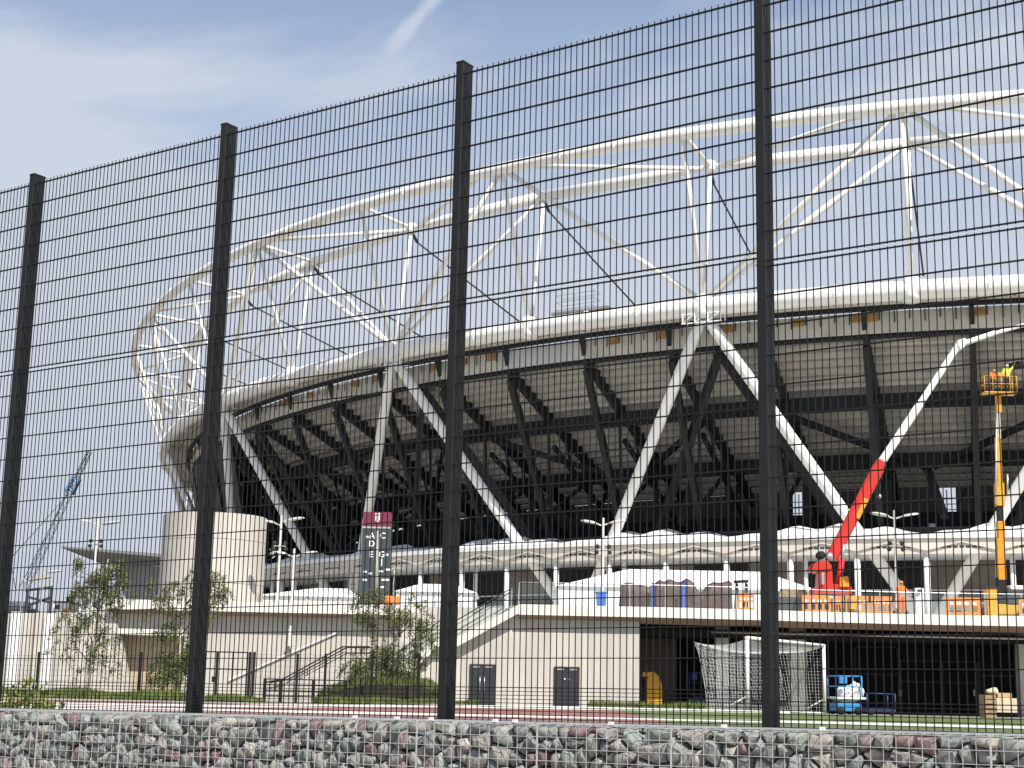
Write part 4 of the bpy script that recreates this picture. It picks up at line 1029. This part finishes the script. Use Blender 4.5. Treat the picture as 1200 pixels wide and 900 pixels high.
# --- tarpaulin covered stacks
def tarp(px0,px1,yt,Y,D,label,dip,seed):
    rr=random.Random(seed); x0,x1=pxX(px0,Y,700),pxX(px1,Y,700); zt=at(px0,yt,Y).z; n,mn=18,10; b=MB(); vs=[]
    ph=[rr.uniform(0,6) for _ in range(5)]
    prof=[(0,0,0),(0,0,.35),(0,0,.7),(.02,0,.93),(.12,0,1.0),(.5,0,1),(.88,0,1.0),(.98,0,.93),(1,0,.4),(1,0,0)]
    for i in range(n+1):
        t=i/n; x=x0+(x1-x0)*t
        ht=(zt-PZ)*(1-dip*math.exp(-((t-.35)/.14)**2)+.05*math.sin(5*t+ph[0]))*(.93 if i in(0,n) else 1)
        for j,(d,_,h) in enumerate(prof):
            fold=.09*math.sin(9*t*6.28/3+ph[1]+j*.4)*(1-h)+.05*math.sin(23*t+ph[2])*(.4+.6*(1-h))
            vs.append((x+.04*math.sin(7*h+ph[3]+t*9),Y+D*d-(fold if d<.5 else -fold),PZ+ht*h+.03*math.sin(17*t+ph[4])*(h>.5)))
    w=len(prof)
    b.add(vs,[(i*w+j,i*w+j+1,(i+1)*w+j+1,(i+1)*w+j) for i in range(n) for j in range(w-1)]+[tuple(range(w)),tuple(n*w+j for j in range(w-1,-1,-1))],True)
    return tag(b.build('covered_stack',TARP),label,'tarpaulin','stacks under brown tarpaulin')
tarp(729,766,684,88,2.,'brown tarpaulin stack at the left end of the row before the tent',.0,1)
tarp(768,800,680,88.3,2.,'brown tarpaulin stack in the middle of the row with a smooth rising top',.05,2)
tarp(802,858,679,88,2.2,'widest brown tarpaulin stack, with a deep notch in its top',.35,3)
for px in(765,801):
    s_=MB().bar(at(px,683,87.6),Vector((pxX(px,87.6,710),87.6,PZ)),.14,.05).build('blue_strap',BLUE); tag(s_,'blue strap hanging between tarpaulin stacks, '+('the left one' if px==765 else 'the right one'),'strap','blue straps')
# --- wheelie bin, barriers, small items
bn=thing('wheelie_bin','blue wheelie bin before the white tent wall','bin',(pxX(705,83,710),83,PZ))
x0,x1=pxX(699,83,700),pxX(711,83,700); zt=at(705,693,83).z
MB().prism([(x0+.06,83,PZ+.08),(x1-.06,83,PZ+.08),(x1,83,zt-.10),(x0,83,zt-.10)],(0,.6,0)).build('body',BLUE,bn,bevel=.02)
MB().bb(x0-.04,x1+.04,82.95,83.66,zt-.095,zt).build('lid',BLUE,bn,bevel=.03)
for x in(x0+.08,x1-.14): MB().lathe((x,83.6,PZ+.10),(1,0,0),[(0,0),(.1,0),(.1,.06),(0,.06)],10).build('wheel',RUBBER,bn)
def barrier(px0,px1,Y,label,rot=0):
    x0,x1=pxX(px0,Y,712),pxX(px1,Y,712); t=thing('plastic_barrier',label,'barrier',((x0+x1)/2,Y,PZ),'orange plastic barriers on the plaza')
    h=.95; w=x1-x0; d=.06
    X=lambda a:x0+w*a
    m=MB(); m.bb(x0,x1,Y,Y+d,PZ+.50,PZ+h); m.bb(x0,x1,Y,Y+d,PZ+.06,PZ+.20)
    nb=5
    for i in range(nb): 
        a=X(i/(nb-1)*.92); m.bb(a,a+w*.08,Y,Y+d,PZ+.203,PZ+.497)
    m.build('panel',ORG,t,bevel=.008)
    st_=MB(); 
    for i in range(4): a=X(.10+.22*i); st_.bb(a,a+w*.13,Y-.008,Y-.002,PZ+.58,PZ+.72)
    st_.build('reflective_strip',WHITE2,t,kind='stuff')
    for a in(.08,.80): MB().bb(X(a),X(a)+.22,Y-.28,Y+.34,PZ+.002,PZ+.055).build('foot',RUBBER,t,bevel=.01)
    return t
for a,b,Y,l in((865,884,78.9,'orange plastic barrier beside the tarpaulin stacks'),(940,974,79.4,'orange plastic barrier below the left half of the red crane'),(976,989,79.7,'short-looking orange barrier right below the red crane turret'),(991,1018,79.2,'orange barrier with yellow sheet at the right foot of the red crane'),(1021,1046,79.3,'orange barrier just left of the worker in orange'),(1108,1149,78.8,'orange barrier left of the yellow lift'),(1194,1230,78.8,'orange barrier at the right edge of the picture')):
    barrier(a,b,Y,l)
ys=tag(MB().bb(pxX(995,79.1,712),pxX(1006,79.1,712),79.06,79.10,PZ+.25,PZ+.93).build('yellow_notice',YEL),'yellow sheet hung on the barrier below the red crane','notice')
pg=thing('post_box','white square post with a dark camera, right of the worker','post',(pxX(1078,79.6,710),79.6,PZ))
x0,x1=pxX(1073,79.6,700),pxX(1083,79.6,700); zt=at(1078,689,79.6).z
MB().bb(x0,x1,79.6,80.0,PZ,zt).build('housing',WHITE2,pg,bevel=.02); MB().lathe(at(1077,693,79.55),(0,-1,0),[(0,0),(.10,0),(.10,.1),(0,.12)],10).build('camera',RUBBER,pg)
tm=thing('timber_stack','low stack of brown timber lengths left of the red crane','timber',(pxX(930,84,700),84,PZ))
for r in range(3):
    MB().bb(pxX(914,84,690),pxX(916,84,690)+.0,84,85,PZ,PZ+.02).build('bearer',TIMB,tm) if r==0 else None
    for i in range(5):
        z=at(930,697-r*3.4,84).z; yy=84+i*.22
        MB().bb(pxX(913+r*1.5+i*.4,84,690),pxX(949-r*2-i*.3,84,690),yy,yy+.19,z-.13,z+.02).build('plank',TIMB,tm)
MB().bb(pxX(913,84,690),pxX(949,84,690),84.02,85.05,PZ,at(930,697,84).z-.135).build('pallet_box',DARKG,tm)
tr=thing('black_trestle','black steel trestle frame standing between the tarpaulin stack and the tent','trestle',(pxX(868,86,690),86,PZ))
z1,z0=at(868,680,86).z,PZ
m=MB(); m.bar(at(860,682,86),at(877,681,86),.14,.16); m.build('beam',RUBBER,tr)
for px in(863,874):
    a=at(px,682,86); MB().bar(a,Vector((a.x-.15,86.0,PZ)),.09).build('leg',RUBBER,tr); MB().bar(a+Vector((.06,0,-.1)),Vector((a.x+.2,86.6,PZ)),.09).build('leg',RUBBER,tr)
for px0,px1,l in((1157,1170,'yellow plastic bin left of the lift mast'),):
    q=thing('yellow_bin',l,'bin',(pxX(1163,83,700),83,PZ)); x0,x1=pxX(px0,83,695),pxX(px1,83,695)
    MB().bb(x0,x1,83,83.7,PZ,at(1163,690,83).z).build('body',YEL,q,bevel=.02); MB().bb(x0-.03,x1+.03,82.97,83.73,at(1163,690,83).z+.003,at(1163,688,83).z).build('rim',DARKG,q)

# --- people
def person(name,label,base,h,vest,trousers,hat,pose,face=0,seed=0):
    """standing figure, skinned skeleton; pose gives joint offsets (in units of body height)"""
    t=thing('person',label,'person',base)
    J={'pelvis':(0,0,.52),'waist':(0,0,.60),'chest':(0,0,.74),'neck':(0,0,.83),'skull':(0,-.012,.885),'crown':(0,-.005,.965)}
    for s,k in((-1,'l'),(1,'r')):
        J['hip'+k]=(.055*s,0,.50); J['knee'+k]=(.065*s,-.015,.28); J['ank'+k]=(.07*s,.01,.045); J['toe'+k]=(.085*s,-.085,.02)
        J['sho'+k]=(.115*s,0,.80); J['elb'+k]=(.15*s,.02,.63); J['wri'+k]=(.155*s,-.06,.50)
    J.update(pose)
    cf,sf=math.cos(face),math.sin(face)
    def W(v): v=Vector(v)*h; return Vector((v.x*cf-v.y*sf,v.x*sf+v.y*cf,v.z))
    def skin(nm,chain,m,parent,sub=2):
        idx={}; vs=[]; es=[]; rs=[]
        for a,ra,b,rb in chain:
            for nme,r in((a,ra),(b,rb)):
                if nme not in idx: idx[nme]=len(vs); vs.append(W(J[nme])); rs.append(r*h)
            es.append((idx[a],idx[b]))
        me=bpy.data.meshes.new(nm); me.from_pydata([tuple(v) for v in vs],es,[]); me.materials.append(m)
        o=bpy.data.objects.new(nm,me); col.objects.link(o); o.parent=parent
        md=o.modifiers.new('skin','SKIN'); me.skin_vertices.new() if not me.skin_vertices else None
        for i,r in enumerate(rs): me.skin_vertices[0].data[i].radius=(r,r)
        me.skin_vertices[0].data[0].use_root=True
        ss_=o.modifiers.new('subdivision','SUBSURF'); ss_.levels=sub; ss_.render_levels=sub
        return o
    for k,s in(('l',-1),('r',1)):   # fingers
        w=Vector(J['wri'+k]); e=Vector(J['elb'+k]); d=(w-e).normalized(); sd=d.cross(Vector((0,0,1)) if abs(d.z)<.9 else Vector((0,1,0))).normalized()
        J['palm'+k]=tuple(w+d*.035)
        for f,(o,l) in enumerate(((-.016,.034),(-.006,.042),(.005,.040),(.014,.032))):
            J['f%d%s'%(f,k)]=tuple(w+d*.05+sd*o); J['g%d%s'%(f,k)]=tuple(w+d*(.05+l)+sd*o+Vector((0,-.008,0)))
        J['t%s'%k]=tuple(w+d*.02-sd*.022); J['u%s'%k]=tuple(w+d*.045-sd*.034)
    ch=[('pelvis',.075,'waist',.072),('waist',.072,'chest',.082),('chest',.082,'neck',.034),('neck',.034,'skull',.056),('skull',.056,'crown',.040)]
    for k in 'lr':
        ch+=[('pelvis',.075,'hip'+k,.060),('hip'+k,.060,'knee'+k,.038),('knee'+k,.038,'ank'+k,.026),('ank'+k,.026,'toe'+k,.022),('chest',.082,'sho'+k,.040),('sho'+k,.040,'elb'+k,.028),('elb'+k,.028,'wri'+k,.018),('wri'+k,.018,'palm'+k,.018)]
        for f in range(4): ch+=[('palm'+k,.018,'f%d%s'%(f,k),.0055),('f%d%s'%(f,k),.0055,'g%d%s'%(f,k),.0045)]
        ch+=[('palm'+k,.018,'t'+k,.007),('t'+k,.007,'u'+k,.0055)]
    skin('body',ch,SKIN,t)
    ch=[('pelvis',.086,'waist',.083),('waist',.083,'chest',.094),('chest',.094,'neck',.036)]
    for k in 'lr': ch+=[('chest',.094,'sho'+k,.050),('sho'+k,.050,'elb'+k,.038),('elb'+k,.038,'wri'+k,.024)]
    skin('jacket',ch,vest,t)
    ch=[('waist',.080,'pelvis',.085)]
    for k in 'lr': ch+=[('pelvis',.085,'hip'+k,.068),('hip'+k,.068,'knee'+k,.047),('knee'+k,.047,'ank'+k,.036)]
    skin('trousers',ch,trousers,t)
    for k in 'lr': skin('boot',[('ank'+k,.034,'toe'+k,.030)],RUBBER,t)
    hc=W(J['crown']); sk_=W(J['skull']); f=W((0,-1,0)).normalized()
    r=.064*h
    b=bmesh.new(); bmesh.ops.create_uvsphere(b,u_segments=16,v_segments=8,radius=r)
    for v in b.verts: v.co.z=max(v.co.z,-.012*h)*1.0
    for fc in b.faces: fc.smooth=True
    me=bpy.data.meshes.new('helmet'); b.to_mesh(me); b.free(); me.materials.append(hat); o=bpy.data.objects.new('helmet',me); col.objects.link(o); o.parent=t; o.location=sk_+Vector((0,0,.045*h))
    m=MB(); 
    for s in(-1,1): m.lathe(sk_+base+f*.050*h+W((.020*s,0,.018)),f,[(0,-.01*h),(.008*h,0),(0,.006*h)],8)
    m.build('eye',RUBBER,t)
    MB().lathe(sk_+base+f*.052*h+W((0,0,-.002)),f,[(.012*h,-.012*h),(.009*h,.004*h),(0,.014*h)],8).build('nose',SKIN,t)
    MB().box(sk_+base+f*.050*h+W((0,0,-.028)),(.026*h,.01*h,.006*h)).build('mouth',CLARET,t)
    m=MB()
    for s in(-1,1): m.lathe(sk_+base+W((.056*s,0,.0)),W((s,0,0)),[(0,-.01*h),(.016*h,0),(0,.008*h)],8)
    m.build('ear',SKIN,t)
    return t
person('person','worker in bright orange hi-vis suit and orange helmet at the plaza edge',Vector((pxX(1057,79,705),79.1,PZ)),1.78,HIVIS,HIVIS,ORG,{'elbr':(.19,-.05,.66),'wrir':(.20,-.16,.60),'elbl':(-.16,-.03,.63),'wril':(-.12,-.15,.60)},.3)

# --- red crane
Y=82
rc=thing('red_crane','red telescopic crane with long white inner boom reaching up to the right','crane',(pxX(972,Y,700),Y,PZ))
P=lambda px,py,dy=0.: at(px,py,Y)+Vector((0,dy,0))
zb=P(970,697).z
MB().bb(P(953,0).x if 0 else pxX(950,Y),pxX(1003,Y),Y+.1,Y+1.9,PZ+.35,zb-.25).build('chassis',DARKG,rc,bevel=.04)
for yy in(Y-.05,Y+1.55):
    x0,x1=pxX(950,Y),pxX(1003,Y); m=MB(); pts=[Vector((x0+.3,yy,PZ+.05)),Vector((x1-.3,yy,PZ+.05)),Vector((x1,yy,PZ+.35)),Vector((x1-.3,yy,PZ+.68)),Vector((x0+.3,yy,PZ+.68)),Vector((x0,yy,PZ+.35))]
    m.prism(pts,(0,.45,0)).build('track',RUBBER,rc,bevel=.03)
MB().lathe((pxX(976,Y),Y+1,zb-.25),(0,0,1),[(0,0),(.8,0),(.8,.2),(0,.2)],20).build('slew_ring',STEEL,rc)
def pp(pts,y0,d,name,m,par=rc,bevel=.02): return MB().prism([at(a,b,Y)+Vector((0,y0,0)) for a,b in pts],(0,d,0)).build(name,m,par,bevel=bevel)
pp([(955,696),(955,688),(962,687.5),(963,669),(976,666),(977,684),(999,687),(999,696)],.15,1.5,'turret',RED)
pp([(951,668),(956,659),(969,656),(976,663),(974,670),(960,670)],.1,1.6,'counterweight',RED,bevel=.05)
pp([(984,688),(985,676),(994,675),(996,688)],.0,.8,'engine_cover',mat('orange_yellow_panel',(.75,.28,.03),.45,.1,3))
pp([(963,685),(963,671),(966,671),(966,685)],-.05,.14,'ladder',STEEL)
for px,py,r in((963.5,650,.22),(973.5,651.5,.19)): 
    MB().lathe(P(px,py,.15),(0,1,0),[(0,0),(r,0),(r,.08),(r*.7,.1),(r*.7,.5),(r,.52),(r,.6),(0,.6)],18).build('winch_drum',RUBBER if r>.2 else STEEL,rc)
# boom
def boom(a,b,w,m,name,y0=.55,d=.5,cham=.25):
    A,B=P(*a,y0+d/2),P(*b,y0+d/2); dd=(B-A).normalized(); n=Vector((-dd.z,0,dd.x)); hw=w/2; q=MB(); sec=[(-hw,-d/2*.6),(-hw*.6,-d/2),(hw*.6,-d/2),(hw,-d/2*.6),(hw,d/2*.6),(hw*.6,d/2),(-hw*.6,d/2),(-hw,d/2*.6)]
    q.prism([A+n*u+Vector((0,v,0)) for u,v in sec],B-A); return q.build(name,m,rc)
boom((978,653),(1034,545),.64,RED,'outer_boom',.5,.6)
boom((1032,548),(1037.5,538),.52,RED,'boom_collar',.54,.62)
boom((1036,541),(1083,470),.42,WHITE,'inner_boom',.62,.5)
boom((1082,471.5),(1130,398),.34,WHITE,'inner_boom',.66,.42)
pp([(1126,402),(1126,396),(1133,393),(1138,395),(1134,404),(1130,407)],.6,.55,'boom_head',WHITE)
boom((1133,399),(1172,386),.28,WHITE,'fly_jib',.7,.36)
boom((1171,386.5),(1226,371),.20,WHITE,'fly_jib',.74,.28)
boom((1007,606),(1018,583),.26,mat('yellow_logo_patch',(.70,.30,.04),.5,.08,5),'logo_patch',.47,.04)
MB().tube([P(985,684,.5),P(989,655,.5)],.16,10).build('lift_cylinder',RED,rc); MB().tube([P(989,655,.5),P(991.5,637,.5)],.09,8).build('cylinder_rod',STEEL,rc)
MB().tube([P(1034,566,.4),P(1033,578,.4)],.03,6).build('hoist_rope',RUBBER,rc); MB().lathe(P(1033,583,.4),(0,0,1),[(0,0),(.08,.03),(.12,.12),(.06,.22),(0,.24)],8).build('hook_block',STEEL,rc)
# --- yellow boom lift
Y=84
yl=thing('boom_lift','yellow vertical mast lift with a railed basket raised beside the black stand','lift',(pxX(1176,Y,700),Y,PZ))
P=lambda px,py,dy=0.: at(px,py,Y)+Vector((0,dy,0))
def seg(y0,y1,px,w,m,name,d=None): 
    a,b=P(px,y0),P(px-(y0-y1)*.0,y1); d=d or w
    x=a.x; return MB().bb(x-w/2,x+w/2,Y+.5-d/2,Y+.5+d/2,a.z,b.z).build(name,m,yl,bevel=.015)
x0,x1=pxX(1150,Y),pxX(1212,Y)
MB().bb(x0,x1,Y-.1,Y+1.6,PZ+.38,PZ+.95).build('chassis',YEL,yl,bevel=.05); MB().bb(pxX(1182,Y),x1,Y-.15,Y+1.65,PZ+.96,PZ+1.75).build('engine_hood',DARKG,yl,bevel=.06)
MB().bb(pxX(1186,Y),x1+.05,Y-.16,Y+1.66,PZ+1.754,PZ+2.0).build('hood_top',CREAM2,yl,bevel=.05)
for x in(x0+.3,x1-.5):
    for y in(Y-.25,Y+1.35): MB().lathe((x,y,PZ+.38),(0,1,0),[(0,0),(.38,0),(.38,.32),(.2,.34),(0,.34)],16).build('wheel',RUBBER,yl)
seg(697,676,1176.5,.42,RUBBER,'mast_foot'); seg(679,630,1177,.44,mat('deep_yellow_paint',(.66,.28,.02),.45,.1,3),'mast')
seg(630,610,1176.5,.40,mat('deep_yellow_paint',(0,0,0)),'mast')
seg(612,592,1175.5,.30,RUBBER,'mast_joint'); seg(592,565,1175,.46,YEL,'mast_knuckle'); seg(566,511,1174.5,.29,YEL,'mast'); seg(513,480,1174,.20,mat('worn_pale_steel',(.55,.50,.40),.6,.15,5),'mast_rod'); seg(482,461,1173.7,.28,YEL,'mast')
MB().tube([P(1168.5,590,.2),P(1168.5,560,.2),P(1169,490,.2)],.05,6).build('hose',STEEL,yl)
MB().tube([P(1182,580,.2),P(1182,555,.2)],.05,6).build('hose',STEEL,yl)
zf=P(1172,459).z; zr=P(1172,441).z; x0,x1=pxX(1152.5,Y,450),pxX(1192,Y,450)
MB().bb(x0,x1,Y-.1,Y+.75,zf-.10,zf).build('basket_floor',YEL,yl,bevel=.03)
m=MB(); bar_frame(m,x0+.04,x1-.04,Y-.07,Y+.71,zf,zr,.026,(zf+(zr-zf)*.5,)); 
for px in (1163,1173,1183): 
    x=pxX(px,Y,450); m.tube([(x,Y-.07,zf),(x,Y-.07,zr)],.022,6)
m.build('basket_rail',YEL,yl)
MB().bb(pxX(1168,Y,440),pxX(1177,Y,440),Y-.11,Y+.05,zr-.02,P(1170,437).z).build('control_console',YEL,yl,bevel=.03)
person('person','worker crouching in orange vest at the left of the raised yellow basket',Vector((pxX(1164.5,Y,450),Y+.2,zf+.003)),1.35,HIVIS,GLOVE,ORG,{'skull':(0,-.10,.86),'crown':(0,-.12,.935),'neck':(0,-.07,.81),'chest':(0,-.03,.73),'elbr':(.18,-.08,.62),'wrir':(.12,-.2,.60),'elbl':(-.18,-.08,.62),'wril':(-.10,-.2,.58)},.6)
person('person','worker in yellow vest and white helmet at the right of the raised yellow basket',Vector((pxX(1183,Y,450),Y+.35,zf+.003)),1.68,HIVISY,GLOVE,WHITE2,{'elbr':(.20,-.02,.88),'wrir':(.23,-.08,1.0),'elbl':(-.17,-.03,.66),'wril':(-.14,-.16,.64)},.2)
dp=thing('black_duct','black bent duct pipe held above the raised basket at the right edge','duct',P(1196,430,.6))
MB().tube([P(1182,431,.5),P(1187,427.5,.55),P(1196,425.5,.6),P(1240,423,.7)],[.12,.2,.24,.24],10).build('pipe',RUBBER,dp)

# --- far left: crane, cabins
Y=190
fc=thing('lattice_crane','distant crawler crane with slim lattice jib and blue head section at the left','crane',(pxX(24,Y,700),Y,.55))
P=lambda px,py,dy=0.: at(px,py,Y)+Vector((0,dy,0))
def lattice(a,b,w,name,m,r=.07,n=16):
    A,B=P(*a),P(*b); d=(B-A); nrm=Vector((-d.z,0,d.x)).normalized()*w/2; dy=Vector((0,w/2,0)); q=MB(); cs=[nrm+dy,nrm-dy,-nrm-dy,-nrm+dy]
    for c in cs: q.bar(A+c,B+c,r)
    for i in range(n):
        p0,p1=A+d*(i/n),A+d*((i+1)/n)
        for k in range(4): q.bar(p0+cs[k],p1+cs[(k+1)%4],r*.6)
    return q.build(name,m,fc)
lattice((29,692),(81,578),.62,'lower_jib',mat('grey_blue_steel',(.12,.15,.20),.6,.1,2),.055,26); lattice((81,578),(90,560),.85,'head_section',HILL,.22,5); lattice((90,560),(105,529),.5,'upper_jib',DARKG,.06,9)
MB().tube([P(104,530),P(22,690)],.05,5).build('pendant_rope',DARKG,fc)
MB().tube([P(18,690),P(12,655),P(81,578)],.05,5).build('pendant_rope',DARKG,fc)
m=MB().bb(pxX(12,Y,700),pxX(34,Y,700),Y-1.5,Y+1.5,P(20,712).z,P(20,705).z); m.build('cab_house',mat('grey_blue_steel',(0,0,0)),fc,bevel=.1)
MB().bb(pxX(6,Y,700),pxX(40,Y,700),Y-2.5,Y+2.5,.55,P(20,712.5).z).build('crawler',DARKG,fc,bevel=.2)
cb=thing('site_cabin','small white site cabin with dark window behind the far left wall','cabin',(pxX(73,112,700),112,3.2))
Y=112
MB().bb(pxX(63,Y,700),pxX(82,Y,700),Y,Y+2.4,3.2,at(70,706,Y).z).build('wall',WHITE2,cb,bevel=.03); MB().bb(pxX(62,Y,700),pxX(83,Y,700),Y-.1,Y+2.5,at(70,705.8,Y).z,at(70,704.5,Y).z).build('roof',DARKG,cb)
MB().bb(pxX(65,Y,700),pxX(71,Y,700),Y-.03,Y-.002,at(70,714,Y).z,at(70,709,Y).z).build('window',GLAZ,cb)
bs=thing('black_notice','black square notice board with a white mark on the cabin roof','notice',(pxX(76.5,111.5,700),111.5,at(76,704,111.5).z))
z0,z1=at(76,704.4,111.5).z,at(76,698,111.5).z; MB().bb(pxX(73,111.5,700),pxX(81,111.5,700),112.5,112.6,z0,z1).build('board',RUBBER,bs); MB().bb(pxX(77,111.5,700),pxX(80,111.5,700),112.47,112.498,z0+.12,z1-.1).build('mark',WHITE2,bs)
ob=tag(MB().bb(pxX(73,100,716),pxX(81,100,716),100,100.5,at(76,719.5,100).z,at(76,713,100).z).build('orange_box',ORG,bevel=.03),'orange plastic box on top of the far left wall','box')
gv=thing('steel_gantry','low grey steel gantry frame behind the far left wall','gantry',(pxX(48,115,700),115,.55))
Y=115
for a,b in(((30,692),(62,688)),((34,700),(58,706)),((26,712),(60,700))): MB().bar(at(*a,Y),at(*b,Y),.18).build('beam',DARKG,gv)
for px in(33,45,60): a=at(px,690,Y); MB().bar(a,Vector((a.x,Y,.55)),.14).build('post',DARKG,gv)
ol=thing('barrier_block','orange plastic barrier laid at the foot of the slate sign','barrier',(pxX(458,81,700),81.2,PZ))
MB().bb(pxX(448,81.2,700),pxX(469,81.2,700),81.2,81.6,at(458,709,81).z,at(458,698,81).z).build('panel',ORG,ol,bevel=.05)
for px in(450,465): MB().bb(pxX(px,81.2,700),pxX(px,81.2,700)+.2,81.0,81.8,PZ,at(458,709.3,81).z).build('foot',RUBBER,ol)
